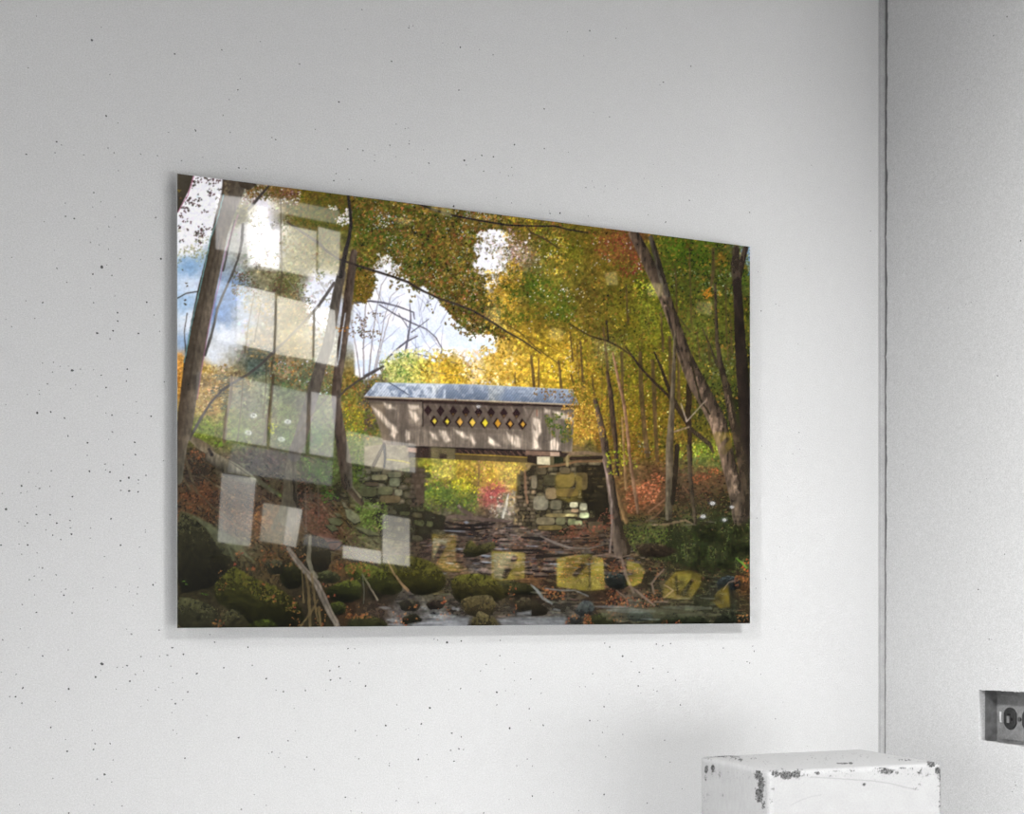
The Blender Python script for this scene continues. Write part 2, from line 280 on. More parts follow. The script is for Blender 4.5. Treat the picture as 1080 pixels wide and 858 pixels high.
base("""
215 390 180 142 60  230 405 190 150 90  225 430 178 140 74  215 455 118 136 34  240 440 128 132 62  250 455 108 126 46  255 400 150 128 80  268 388 84 100 90
280 410 120 124 90  265 430 110 112 84  285 440 118 112 70  255 420 120 118 92  275 455 104 104 60  300 410 100 118 70  300 435 96 108 52  318 400 116 120 84
300 460 84 104 46  320 430 86 84 60  335 430 110 118 60  345 440 110 112 70  335 460 74 108 50  345 470 92 100 50  368 400 150 120 44  372 425 140 122 36
380 440 132 122 34  390 410 100 104 60  395 395 130 120 84  385 425 96 86 66  400 440 110 118 44  375 460 96 112 30  385 472 110 116 60  395 480 100 92 70
210 480 66 54 40  205 500 72 54 42  195 520 78 54 36  215 520 110 64 42  240 490 100 84 66  265 485 78 68 60  290 485 84 66 58  330 485 92 94 52  250 520 84 62 50
215 545 94 62 38  245 545 104 70 46  270 530 76 54 44  280 545 130 80 50  320 520 66 50 40  340 500 84 92 44  335 540 112 68 50  350 560 96 54 40  355 520 66 56 40
375 500 92 100 40  360 540 104 76 44  385 520 96 92 56  390 545 96 104 40  410 540 92 100 52  425 560 84 78 50  365 575 92 66 42  395 565 100 92 60
225 570 74 62 36  200 575 40 36 18  215 600 44 38 20  195 615 56 46 26  240 595 60 50 32  260 580 92 76 50  290 590 92 66 38  315 600 44 36 24  335 600 66 52 36
340 585 92 74 48  355 600 92 60 34  380 600 60 50 26  360 640 66 40 22  400 625 30 26 14  400 640 70 52 40  340 650 40 34 18  325 640 56 44 28  430 640 66 62 56
455 610 60 56 26  440 570 56 44 34  455 580 60 46 40  420 650 92 84 80  460 655 112 112 112  480 640 50 44 36  475 660 100 100 100
""")
base("""
455 495 150 150 36  470 500 176 160 40  490 500 176 142 40  510 495 180 140 60  520 500 180 140 40  540 495 186 150 50  455 515 104 128 40  470 520 84 104 40
490 515 150 142 36  500 525 92 100 44  515 522 180 84 80  525 518 200 84 84  535 525 176 150 100  545 510 180 140 40  485 535 74 84 40  530 540 160 150 130  460 535 90 84 50
470 545 92 80 64  490 550 80 66 58  510 550 66 54 48  530 553 92 76 60  550 556 100 84 60  470 560 60 48 40  500 558 50 42 38  540 565 92 80 72  560 560 92 84 74
480 570 74 58 48  500 575 70 56 46  520 572 76 64 60  550 575 72 56 48  580 565 80 62 50  600 560 104 70 46  620 555 100 66 46  640 565 92 66 46  600 575 76 58 46
480 590 92 66 48  500 595 84 74 66  520 595 76 62 46  560 590 84 60 48  580 590 84 66 50  600 600 80 60 40  630 590 74 54 42  650 585 84 62 48  620 610 50 42 30
520 615 50 42 22  560 610 92 62 36  580 620 56 44 30  550 630 40 34 22  590 640 56 50 40  550 655 84 80 74  590 655 84 80 74  640 630 66 44 30  660 640 84 78 66
660 655 66 62 44  700 630 66 56 38  700 650 56 56 34  740 640 60 58 38  770 640 48 48 34  690 610 56 48 32  730 610 60 54 30  760 620 50 48 38  785 615 96 60 30
785 640 62 50 30  780 655 70 52 34  660 610 84 56 40  640 605 84 54 36  670 590 74 60 40  690 590 70 54 36
560 500 120 100 70  590 500 84 72 46  620 500 66 56 34  570 530 92 84 60  600 530 92 84 54  630 530 60 48 30  615 480 120 104 60
650 500 130 92 44  670 500 96 72 40  690 500 96 64 36  650 530 120 84 44  670 530 150 84 46  690 530 116 74 44  680 515 130 76 44  720 500 84 66 44
740 500 104 66 40  760 505 84 60 38  720 520 74 54 36  745 525 76 54 36  765 525 60 50 28  785 520 44 40 20  700 545 72 60 36  730 545 64 60 34  760 548 60 66 32
785 550 50 56 26  670 555 72 70 34  650 560 60 46 30  690 560 90 88 44  715 570 62 66 30  745 570 54 66 28  770 570 50 66 26  785 585 50 58 24  700 580 76 66 34  730 590 50 48 26
760 600 56 52 30
""")
BASE = np.array(BASE, np.float32)
def basefield():
    st = 6
    gy, gx = np.mgrid[0:CH:st, 0:CW:st].astype(np.float32)
    px = gx/SC+PX0+(N_med[::st, ::st]-.5)*10; py = gy/SC+PY0+(N_med[::st, ::st]-.5)*10
    d2 = (px[..., None]-BASE[:, 0])**2+(py[..., None]-BASE[:, 1])**2
    w = 1/(d2+12)**1.7
    f = (w[..., None]*BASE[:, 2:]).sum(2)/w.sum(2)[..., None]/255.
    for c in range(3): IMG[..., c] = up(f[..., c], CH, CW)
basefield()
FIELD = IMG.copy()

def win(x0, y0, x1, y1):
    a = max(0, int((x0-PX0)*SC)-2); b = min(CW, int((x1-PX0)*SC)+3)
    c = max(0, int((y0-PY0)*SC)-2); d = min(CH, int((y1-PY0)*SC)+3)
    return (slice(c, d), slice(a, b)) if b > a and d > c else None
def pmask(P, soft=.35):
    """anti-aliased polygon mask: signed distance to the edges"""
    P = np.array(P, np.float32)
    w = win(P[:, 0].min()-soft, P[:, 1].min()-soft, P[:, 0].max()+soft, P[:, 1].max()+soft)
    if w is None: return None, None
    x = XX[w]; y = YY[w]; ins = np.zeros(x.shape, bool); d = np.full(x.shape, 1e9, np.float32)
    n = len(P)
    for i in range(n):
        x0, y0 = P[i]; x1, y1 = P[(i+1) % n]
        c = ((y0 > y) != (y1 > y))
        if y1 != y0: ins ^= c & (x < (x1-x0)*(y-y0)/(y1-y0)+x0)
        L = (x1-x0)**2+(y1-y0)**2+1e-6
        t = np.clip(((x-x0)*(x1-x0)+(y-y0)*(y1-y0))/L, 0, 1)
        d = np.minimum(d, np.hypot(x-x0-t*(x1-x0), y-y0-t*(y1-y0)))
    s = np.where(ins, d, -d)
    return w, np.clip(s/(2*soft)+.5, 0, 1)
def mix(w, m, col, a=1.):
    IMG[w] += (col-IMG[w])*(m*a)[..., None]
def poly(P, col, soft=.4, a=1., tex=0, n=None):
    w, m = pmask(P, soft)
    if w is None: return
    c = np.broadcast_to(C(*col), IMG[w].shape)
    if tex: c = np.clip(c*(1+tex*((n if n is not None else N_med)[w]-.5)*2)[..., None], 0, 1)
    mix(w, m, c, a)
def stroke(pts, col, col2=None, a=1., tex=.35, side=0.):
    """tapered stroke through (x, y, width); col on its left flank, col2 on its right"""
    P = np.array(pts, np.float32)
    r = P[:, 2].max()/2+1
    w = win(P[:, 0].min()-r, P[:, 1].min()-r, P[:, 0].max()+r, P[:, 1].max()+r)
    if w is None: return
    x = XX[w]+(N_med[w]-.5)*.8; y = YY[w]
    best = np.full(x.shape, 1e9, np.float32); across = np.zeros(x.shape, np.float32)
    for i in range(len(P)-1):
        x0, y0, w0 = P[i]; x1, y1, w1 = P[i+1]
        L = (x1-x0)**2+(y1-y0)**2+1e-6
        t = np.clip(((x-x0)*(x1-x0)+(y-y0)*(y1-y0))/L, 0, 1)
        dx = x-x0-t*(x1-x0); dy = y-y0-t*(y1-y0)
        rr = (w0+(w1-w0)*t)/2
        s = np.hypot(dx, dy)-rr
        k = s < best
        best = np.where(k, s, best)
        across = np.where(k, np.clip(np.sign(dx)*np.hypot(dx, dy)/np.maximum(rr, .3), -1, 1), across)
    m = np.clip(.5-best/.9, 0, 1)
    c1 = C(*col); c2 = C(*(col2 or col))
    q = ((across+1)/2)[..., None]
    c = c1*(1-q)+c2*q
    c = np.clip(c*(1+tex*(N_bark[w]-.5)*2)[..., None], 0, 1)
    mix(w, m, c, a)
def line(s, col, a=1., tex=.2):
    v = [float(t) for t in s.split()]
    stroke([v[i:i+3] for i in range(0, len(v), 3)], col, None, a, tex)
# leaf dabs
KER = []
for k in range(40):
    n = 15; g = np.linspace(-1, 1, n); gx, gy = np.meshgrid(g, g)
    th = np.arctan2(gy, gx); r = np.hypot(gx, gy); p = rng.rand(4)*6.28
    e = .62+.2*np.cos(3*th+p[0])+.14*np.cos(5*th+p[1])+.1*np.cos(2*th+p[2])
    KER.append(np.clip((e-r)*3.5, 0, 1).astype(np.float32))
def dab(x, y, s, col, a=1., sq=1.):
    s = s*1.55
    h = max(3, int(round(s*SC*sq))); w_ = max(3, int(round(s*SC/sq)))
    K = KER[rng.randint(40)]
    K = K[np.linspace(0, 14, h).round().astype(int)][:, np.linspace(0, 14, w_).round().astype(int)]
    cx = int((x-PX0)*SC-w_/2); cy = int((y-PY0)*SC-h/2)
    x0 = max(0, cx); y0 = max(0, cy); x1 = min(CW, cx+w_); y1 = min(CH, cy+h)
    if x1 <= x0 or y1 <= y0: return
    k = K[y0-cy:y1-cy, x0-cx:x1-cx, None]*a
    IMG[y0:y1, x0:x1] += (col-IMG[y0:y1, x0:x1])*k
def inside(P, x, y):
    r = False; n = len(P)
    for i in range(n):
        x0, y0 = P[i]; x1, y1 = P[(i+1) % n]
        if (y0 > y) != (y1 > y) and x < (x1-x0)*(y-y0)/(y1-y0)+x0: r = not r
    return r
def leaves(P, n, pal, s=(1.6, 3.2), gap=0., scale=9, a=.9, jit=.14, sq=1., field=0.):
    """n leaf dabs scattered in polygon P; where the clump noise is below gap nothing is painted"""
    P = [tuple(p) for p in P]
    xs = [p[0] for p in P]; ys = [p[1] for p in P]
    G = rng.rand(int((max(ys)-min(ys))/scale)+3, int((max(xs)-min(xs))/scale)+3)
    pal = [C(*p) for p in pal]
    k = 0; tries = 0
    while k < n and tries < n*6:
        tries += 1
        x = rng.uniform(min(xs), max(xs)); y = rng.uniform(min(ys), max(ys))
        if not inside(P, x, y): continue
        gx = (x-min(xs))/scale; gy = (y-min(ys))/scale; i, j = int(gy), int(gx); fy, fx = gy-i, gx-j
        g = (G[i, j]*(1-fx)+G[i, j+1]*fx)*(1-fy)+(G[i+1, j]*(1-fx)+G[i+1, j+1]*fx)*fy
        if g < gap+rng.uniform(-.08, .08): continue
        c = pal[min(len(pal)-1, int((rng.rand()*.65+g*.35)*len(pal)))]
        if field:
            fy_ = min(CH-1, max(0, int((y-PY0)*SC))); fx_ = min(CW-1, max(0, int((x-PX0)*SC)))
            c = c*(1-field)+FIELD[fy_, fx_]*field
        c = np.clip(c*(1+rng.uniform(-jit, jit)*1.6)+rng.uniform(-jit, jit, 3)*.12, 0, 1)
        dab(x, y, rng.uniform(*s), c, a, sq); k += 1
def box(x0, y0, x1, y1): return [(x0, y0), (x1, y0), (x1, y1), (x0, y1)]

WHITE = [(236, 230, 240), (230, 226, 236), (214, 206, 214)]
# ---- texture over the base: speckle it with dabs of its own colour, lighter and darker
def own(P, n, s=(2, 4.5), j=.35, sq=1.):
    P = [tuple(p) for p in P]
    xs = [p[0] for p in P]; ys = [p[1] for p in P]
    for _ in range(n):
        x = rng.uniform(min(xs), max(xs)); y = rng.uniform(min(ys), max(ys))
        if not inside(P, x, y): continue
        c = FIELD[min(CH-1, max(0, int((y-PY0)*SC))), min(CW-1, max(0, int((x-PX0)*SC)))]
        c = np.clip(c*(1+rng.uniform(-j, j)*(1 if c.mean() < .7 else .25))*(1+rng.uniform(-.1, .1, 3)*(1 if c.mean() < .7 else .3)), 0, 1)
        dab(x, y, rng.uniform(*s), c, .8, sq)

# ---- clear sky, with hard edges where leaves will cover it
def sky(P, soft=1.6):
    w, m = pmask(P, soft)
    t_ = np.clip((N_big[w]-.40)*4, 0, 1)[..., None]
    t_ = np.maximum(t_, .55+.35*np.clip((330-YY[w])/60, -1, 1)[..., None])
    mix(w, m, C(194, 210, 238)*(1-t_)+C(238, 234, 241)*t_)
# ---- far trees and sky
_l = IMG.mean(2); _k = np.clip((.75-_l)*3, .08, 1)
IMG[:] = np.clip(IMG*(1+(.75*(N_leaf-.5)+.5*(N_med-.5))*_k)[..., None], 0, 1)
FIELD = IMG.copy()
sky([(382, 314), (392, 296), (396, 274), (412, 266), (428, 276), (444, 290), (472, 304), (488, 326), (508, 340), (524, 352), (524, 370), (506, 378), (496, 384), (478, 372), (462, 384), (448, 378), (436, 372), (424, 376), (408, 384), (400, 396), (384, 400), (374, 395), (372, 320)])
sky([(496, 240), (514, 234), (533, 241), (542, 252), (540, 268), (533, 286), (522, 304), (506, 304), (494, 290), (500, 276), (492, 262)])
sky([(262, 222), (284, 226), (294, 244), (296, 284), (262, 280)], 4)
sky([(334, 286), (358, 290), (352, 330), (346, 350), (326, 340), (318, 306)], 4)
sky([(187, 184), (238, 186), (226, 250), (206, 268), (187, 268)], 3)
# bare trees against the sky, centre left
TW = (150, 140, 140)
for s in ["384 410 2 383 370 1.6 384 340 1.4 386 315 1 392 290 .8", "388 405 2 391 370 1.5 396 330 1.2 402 300 1 412 285 .7",
          "380 400 1.6 376 370 1.3 372 350 1 368 330 .8", "392 400 1.6 400 365 1.3 405 335 1 412 312 .8 425 300 .6",
          "395 395 1.4 403 360 1.2 410 335 .9 420 318 .7", "384 345 1 376 330 .7", "398 340 1 388 318 .7", "403 320 1 394 300 .6", "372 348 1 366 355 .7 360 350 .6",
          "310 300 .8 325 330 1 345 350 1", "300 290 .8 320 318 1 340 345 1", "330 285 .7 345 310 .8"]:
    line(s, TW, .8)
for _ in range(46):
    x = rng.uniform(376, 468); y = rng.uniform(318, 378); a = rng.uniform(-2.4, -.5); L = rng.uniform(8, 26)
    stroke([(x, y, .9), (x+L*.5*np.cos(a), y+L*.5*np.sin(a)+rng.uniform(-2, 2), .7), (x+L*np.cos(a), y+L*np.sin(a)+2, .4)], (122, 122, 150), None, .55, .1)
for s in ["373 319 2 390 317 2 405 319 2 420 323 1.6 436 329 1.4 437 336 1", "400 321 1.5 418 332 1.5 434 340 1.4 450 347 1.3 460 356 1.2 466 368 1.4 464 376 1.2",
          "427 372 2 431 350 2.2 433 338 1.6 432 320 .8", "434 350 1.2 452 336 .7", "430 345 1 420 330 .6", "405 382 2.2 416 370 2 428 360 2 440 354 1.2", "384 396 2 398 388 1.5",
          "430 383 1 445 390 1 470 394 1 500 398 1", "436 372 1 470 380 .8 520 392 1"]:
    line(s, (96, 92, 108), .9)

# ---- sky gap rules: canopy leaves over the sky
OL = [(96, 84, 24), (118, 92, 26), (84, 88, 22), (132, 100, 28), (72, 78, 18), (106, 70, 26), (140, 112, 34)]
OLG = [(70, 84, 16), (92, 92, 24), (56, 74, 16), (112, 96, 24), (124, 84, 26)]
RED = [(128, 60, 60), (110, 44, 40), (150, 88, 84), (92, 50, 36)]
DK = [(62, 48, 36), (84, 44, 40), (50, 54, 34), (92, 62, 52), (70, 30, 36)]
YEL = [(200, 150, 24), (226, 178, 40), (180, 134, 22), (214, 160, 36), (160, 124, 26), (236, 196, 80)]
GRN = [(74, 100, 16), (52, 84, 14), (96, 112, 20), (60, 92, 20), (118, 120, 30)]
own(box(187, 183, 240, 300), 120, (2, 5), .05)
leaves(box(187, 242, 232, 282), 170, [(150, 150, 96), (176, 170, 120), (128, 130, 74), (196, 190, 150)], (1.5, 3), .35, 12, .6)
# scattered dark leaves, top left
for (x, y, n, r) in [(206, 193, 20, 6), (213, 188, 12, 5), (223, 191, 16, 6), (230, 190, 12, 5), (222, 202, 6, 3), (222, 206, 6, 4), (229, 210, 4, 2), (208, 210, 12, 5), (199, 210, 9, 3.5), (203, 215, 6, 4),
                     (196, 221, 16, 5), (210, 217, 5, 3), (216, 223, 5, 3), (190, 229, 6, 3), (195, 233, 5, 3), (190, 240, 6, 3), (203, 234, 3, 2), (198, 242, 3, 2), (212, 242, 16, 6), (206, 246, 9, 4), (218, 241, 9, 4),
                     (213, 249, 9, 4), (192, 254, 5, 2), (211, 256, 5, 4), (193, 285, 2, 1.2), (197, 299, 2, 1), (197, 302, 2, 1), (196, 317, 2, 1), (196, 321, 3, 1.4), (232, 200, 4, 2)]:
    for _ in range(n):
        dab(x+rng.normal(0, r/2), y+rng.normal(0, r/2.6), rng.uniform(1.5, 2.9), C(*DK[rng.randint(5)]), .9)
# foliage behind the window reflections
own(box(248, 215, 362, 400), 900, (2, 5), .22)
leaves(box(258, 218, 300, 290), 150, [(150, 140, 130), (120, 104, 92), (170, 160, 130)], (1.2, 2.6), .55, 8, .55)
leaves([(296, 225), (360, 235), (357, 290), (325, 286), (296, 262)], 520, OLG+[(150, 140, 70)], (2, 3.6), .25, 10, .8)
leaves(box(296, 262, 340, 296), 150, [(150, 140, 80), (170, 160, 110), (120, 116, 60)], (2, 4), .3, 10, .7)
leaves(box(245, 286, 315, 316), 420, [(112, 104, 66), (136, 126, 84), (88, 92, 48), (120, 72, 52), (90, 60, 56)], (1.4, 2.8), .35, 9, .8)
leaves([(300, 285), (320, 290), (330, 330), (318, 352), (300, 330)], 260, [(96, 96, 50), (120, 100, 60), (82, 92, 50), (120, 80, 60)], (1.4, 2.8), .3, 9, .85)
leaves(box(258, 310, 352, 378), 500, [(170, 140, 90), (150, 124, 74), (190, 150, 84), (124, 124, 84), (205, 180, 140)], (1.8, 4), .45, 11, .6)
leaves(box(262, 365, 300, 395), 200, [(74, 92, 84), (92, 104, 92), (60, 78, 66)], (1.4, 3), .3, 9, .8, sq=.7)
leaves([(283, 375), (352, 384), (350, 418), (286, 405)], 520, [(170, 120, 50), (150, 100, 46), (110, 120, 70), (196, 140, 60), (120, 84, 50), (70, 120, 66), (190, 190, 220)], (1.4, 2.8), .2, 9, .9)
leaves([(320, 398), (350, 402), (350, 418), (322, 412)], 90, [(84, 140, 70), (110, 160, 90), (180, 190, 220), (70, 110, 50)], (1.4, 2.8), 0, 9, .8)
# top band, left
own([(252, 192), (310, 198), (372, 207), (372, 300), (352, 240), (258, 212)], 900, (1.8, 4), .3)
leaves([(258, 195), (300, 198), (306, 216), (262, 208)], 330, [(110, 92, 22), (92, 88, 18), (130, 96, 26), (150, 90, 40), (74, 84, 16)], (1.5, 3), 0, 8, .9)
leaves([(294, 198), (318, 201), (318, 216), (296, 216)], 130, RED+WHITE, (1.2, 2.6), .1, 6, .9)
leaves([(316, 202), (372, 208), (372, 222), (322, 220)], 360, OL+[(60, 96, 12), (150, 130, 20)], (1.5, 3), 0, 8, .9)
leaves([(300, 216), (372, 222), (372, 245), (302, 232)], 420, OLG+[(130, 122, 60)], (1.5, 3.2), 0, 8, .85)
leaves([(346, 216), (372, 222), (370, 240), (356, 236)], 90, WHITE, (1.2, 3), .35, 7, .95)
for _ in range(60): dab(rng.uniform(255, 270), rng.uniform(205, 216), rng.uniform(1, 2.4), C(*[(232, 226, 234), (120, 80, 60), (150, 110, 100)][rng.randint(3)]), .8)
# centre canopy
CAN = [(372, 207), (440, 212), (560, 226), (600, 232), (600, 250), (560, 262), (545, 250), (532, 243), (515, 240), (505, 250), (497, 262), (503, 270), (496, 280), (512, 290), (522, 290),
       (508, 302), (516, 318), (522, 340), (540, 360), (520, 352), (498, 352), (485, 342), (470, 325), (455, 308), (448, 300), (436, 306), (430, 292), (418, 290), (424, 276), (408, 272), (396, 276),
       (382, 300), (396, 290), (392, 312), (384, 318), (372, 318)]
poly(CAN, (100, 84, 26), 1.2, .9, .5, N_leaf)
own(CAN, 2600, (1.8, 4), .32)
leaves(CAN, 4200, OL+[(150, 84, 40), (58, 84, 16), (156, 120, 40), (86, 106, 22), (124, 122, 32), (70, 96, 18)], (2.2, 4.2), .1, 7, .92, jit=.26)
leaves([(372, 215), (430, 240), (470, 300), (440, 300), (400, 275), (372, 270)], 500, [(52, 78, 18), (70, 92, 20), (84, 96, 26)], (1.8, 3.2), .4, 10, .9)
def rim(P, n, pal, sd=2.6, s=(2, 3.2)):
    """loose leaves along an outline"""
    L_ = [math.hypot(P[i][0]-P[i-1][0], P[i][1]-P[i-1][1]) for i in range(len(P))]; T_ = sum(L_)
    for _ in range(n):
        t_ = rng.uniform(0, T_); i = 0
        while t_ > L_[i]: t_ -= L_[i]; i += 1
        f = t_/max(L_[i], .01)
        dab(P[i-1][0]*(1-f)+P[i][0]*f+rng.normal(0, sd), P[i-1][1]*(1-f)+P[i][1]*f+rng.normal(0, sd), rng.uniform(*s), C(*pal[rng.randint(len(pal))])*rng.uniform(.75, 1.15), .92)
leaves(CAN, 700, [(48, 42, 16), (60, 50, 20), (40, 48, 14), (70, 44, 20)], (1.8, 3.4), .5, 13, .75)
leaves(CAN, 420, [(150, 124, 40), (166, 134, 50), (130, 130, 36)], (1.5, 2.8), .5, 11, .7)
leaves(CAN, 300, [(226, 224, 236), (200, 210, 234), (180, 170, 150)], (.7, 1.7), .55, 12, .85)
rim(CAN[4:31], 420, OL, 3.2, (2.6, 4.2))
rim([(374, 320), (372, 300), (382, 296), (396, 290), (392, 312), (384, 318)], 60, OL, 3.2, (2.6, 4))
rim([(395, 276), (408, 270), (424, 276), (420, 290)], 60, OL, 3, (2.6, 4))
# individual leaves round the edges
for (x, y) in [(388, 273), (392, 279), (387, 283), (396, 283), (402, 268), (410, 268), (384, 262), (412, 301), (414, 297), (421, 299), (424, 301), (426, 296), (419, 303), (411, 303), (505, 250), (509, 254), (500, 256), (506, 262), (512, 272),
               (517, 266), (521, 265), (519, 271), (523, 289), (515, 292), (503, 240), (508, 286), (497, 266), (501, 269), (432, 308), (436, 313), (434, 318), (456, 328), (452, 322), (470, 342), (480, 344), (486, 350), (492, 353), (497, 357),
               (484, 347), (374, 296), (382, 306), (386, 310), (380, 316), (388, 306), (393, 288)]:
    for _ in range(3): dab(x+rng.normal(0, 1), y+rng.normal(0, 1), rng.uniform(2, 3.4), C(*OL[rng.randint(7)])*.9, .95)
# sky flecks through it
for P, n in [(box(394, 222, 412, 242), 46), ([(398, 225), (420, 228), (416, 240), (400, 242)], 40), (box(428, 228, 440, 262), 20), (box(470, 222, 500, 252), 60), (box(480, 222, 520, 232), 34), (box(410, 250, 440, 300), 44), (box(440, 260, 500, 330), 70),
             (box(372, 215, 600, 240), 60)]:
    leaves(P, n, [(196, 212, 238), (226, 226, 238), (160, 190, 228)], (.7, 1.7), .3, 7, .85)
leaves([(505, 243), (530, 245), (537, 262), (530, 284), (512, 296), (502, 286), (512, 274), (500, 262)], 100, WHITE, (3, 6), 0, 9, .8)
leaves([(505, 250), (535, 250), (528, 272), (512, 270)], 40, [(150, 140, 60), (170, 140, 90), (110, 100, 30), (180, 150, 140)], (1.5, 3), .55, 7, .8)
leaves([(398, 268), (416, 272), (422, 290), (400, 286)], 40, WHITE, (3, 5), 0, 9, .7)
# lower leaves on the long branch
leaves([(372, 285), (396, 284), (395, 310), (384, 322), (372, 312)], 160, [(150, 112, 22), (130, 100, 22), (104, 92, 20), (166, 110, 30)], (1.8, 3.2), .1, 8, .95)
leaves(box(512, 284, 548, 352), 330, YEL+[(112, 104, 28), (84, 96, 22)], (2, 3.6), .05, 8, .9)
leaves([(534, 240), (548, 240), (556, 262), (538, 290), (530, 296), (538, 268)], 130, [(120, 96, 34), (150, 120, 50), (160, 110, 90), (96, 92, 26)], (1.8, 3.2), .2, 7, .85)
leaves(box(368, 330, 408, 360), 70, [(112, 84, 50), (92, 70, 56), (130, 92, 40)], (1.4, 2.6), .5, 8, .9)
leaves([(366, 345), (400, 348), (405, 358), (380, 356)], 44, [(112, 84, 40), (92, 66, 50), (76, 76, 50)], (1.4, 2.8), .2, 8, .9)
# ---- yellow trees behind the bridge
own(box(400, 368, 620, 412), 1600, (1.8, 4.2), .22)
leaves([(404, 378), (440, 368), (446, 406), (404, 402)], 260, [(196, 190, 90), (150, 160, 60), (216, 206, 110), (110, 140, 50)], (1.8, 3.6), .2, 9, .75)
leaves([(444, 384), (470, 372), (496, 384), (520, 392), (526, 408), (444, 403)], 300, YEL, (1.8, 3.4), .3, 9, .85)
leaves([(494, 372), (520, 360), (560, 345), (612, 350), (618, 410), (520, 408)], 900, YEL+[(190, 120, 30)], (1.6, 3.4), .3, 9, .8)
leaves(box(484, 370, 545, 406), 60, [(236, 228, 226), (240, 220, 190)], (1.5, 4), .5, 9, .7)
leaves(box(420, 372, 436, 402), 60, [(92, 140, 50), (120, 160, 60), (60, 110, 50)], (1.6, 3), .3, 7, .8)
# ---- right-hand canopy
RC = [(532, 225), (664, 241), (791, 258), (791, 500), (700, 492), (640, 480), (606, 440), (600, 410), (560, 398), (530, 350), (516, 305)]
RCB = [(532, 225), (664, 241), (791, 258), (791, 500), (700, 492), (640, 480), (612, 440), (612, 400), (600, 345), (560, 338), (536, 352), (522, 322), (516, 300), (534, 276)]
own(RC, 9000, (1.6, 4), .42)
leaves([(535, 245), (560, 232), (664, 242), (668, 300), (640, 360), (600, 350), (560, 350), (524, 340), (518, 300)], 2600, GRN[:3]+OL+[(150, 104, 30), (176, 130, 30)], (1.5, 3.2), .15, 10, .8, field=.45)
leaves([(534, 285), (575, 290), (612, 320), (600, 340), (560, 335), (536, 320)], 420, GRN, (1.6, 3.2), .4, 10, .85)
leaves([(516, 300), (545, 270), (556, 300), (534, 345), (520, 330)], 360, YEL, (1.8, 3.4), .35, 9, .85)
leaves([(524, 300), (560, 300), (575, 330), (545, 345), (524, 335)], 240, [(60, 88, 16), (84, 100, 20), (112, 100, 24)], (1.8, 3.2), .42, 9, .9)
leaves(box(540, 250, 612, 320), 90, WHITE, (.8, 2.2), .45, 7, .9)
leaves([(534, 240), (560, 245), (556, 275), (534, 270)], 90, [(230, 220, 228), (190, 150, 150), (170, 120, 110)], (1.2, 3), .35, 7, .85)
leaves([(532, 228), (575, 234), (575, 246), (536, 240)], 90, [(176, 110, 40), (140, 84, 34), (200, 180, 20), (92, 96, 20)], (1.4, 2.8), .2, 7, .9)
leaves(box(575, 250, 600, 290), 110, [(214, 180, 30), (230, 200, 60), (200, 150, 30), (180, 180, 40)], (1.5, 3.4), .35, 8, .85)
leaves([(620, 244), (664, 246), (684, 262), (680, 300), (650, 285), (625, 262)], 330, [(140, 60, 30), (160, 66, 44), (116, 50, 34), (120, 90, 26), (92, 96, 20)], (1.5, 3), .25, 9, .85)
leaves(box(655, 262, 682, 292), 90, [(170, 40, 44), (140, 30, 40), (186, 70, 50)], (1.5, 2.8), .35, 8, .9)
leaves(box(625, 250, 690, 300), 46, WHITE+[(180, 200, 230)], (.8, 1.9), .45, 7, .9)
leaves(box(575, 320, 665, 395), 70, WHITE+[(200, 180, 150)], (.8, 1.8), .5, 7, .85)
for (x, y, n) in [(640, 368, 26), (644, 386, 18), (600, 378, 8), (604, 392, 8), (588, 330, 8), (617, 307, 10), (597, 306, 16), (560, 345, 5), (604, 333, 6), (543, 252, 16), (550, 262, 12), (582, 270, 12), (566, 276, 10), (630, 278, 6), (661, 260, 6)]:
    for _ in range(n): dab(x+rng.normal(0, 3), y+rng.normal(0, 3), rng.uniform(.8, 2.0), C(*WHITE[rng.randint(3)]), .8)
leaves([(684, 246), (791, 260), (791, 300), (730, 300), (690, 290)], 1000, [(60, 88, 12), (44, 70, 10), (80, 96, 18), (96, 84, 24), (66, 78, 20)], (1.6, 3.4), .15, 10, .85)
leaves([(690, 285), (791, 300), (791, 420), (740, 400), (700, 340)], 1000, [(100, 100, 20), (76, 92, 16), (120, 100, 28), (60, 76, 18), (140, 124, 40)], (1.6, 3.2), .2, 9, .75, field=.35)
leaves(box(700, 285, 775, 312), 70, [(180, 184, 160), (150, 160, 130), (206, 200, 196)], (1, 2.6), .5, 7, .8)
leaves(box(668, 295, 705, 312), 90, [(214, 196, 20), (236, 220, 50), (180, 170, 30)], (1.6, 3.6), .35, 7, .85)
leaves([(655, 300), (705, 315), (725, 390), (640, 400), (612, 350)], 1000, [(160, 140, 20), (130, 120, 20), (176, 150, 26), (112, 112, 16), (150, 104, 26), (96, 104, 16)], (1.6, 3.2), .2, 9, .75, field=.35)
leaves([(600, 395), (735, 395), (735, 480), (640, 480), (606, 440)], 1900, [(196, 150, 22), (170, 124, 20), (140, 118, 18), (206, 166, 40), (150, 96, 22), (176, 104, 28), (110, 106, 18)], (1.5, 3.2), .2, 8, .75, field=.35)
leaves([(600, 430), (660, 440), (660, 475), (606, 470)], 260, [(206, 150, 40), (180, 116, 40), (220, 180, 60)], (1.5, 3), .4, 8, .8)
leaves([(608, 440), (700, 448), (700, 490), (640, 485)], 300, [(176, 104, 34), (150, 84, 30), (120, 74, 26)], (1.5, 3), .4, 8, .8)
leaves([(695, 450), (725, 445), (730, 470), (700, 475)], 120, [(186, 130, 30), (170, 104, 34), (150, 96, 26)], (1.6, 3), .2, 8, .7)
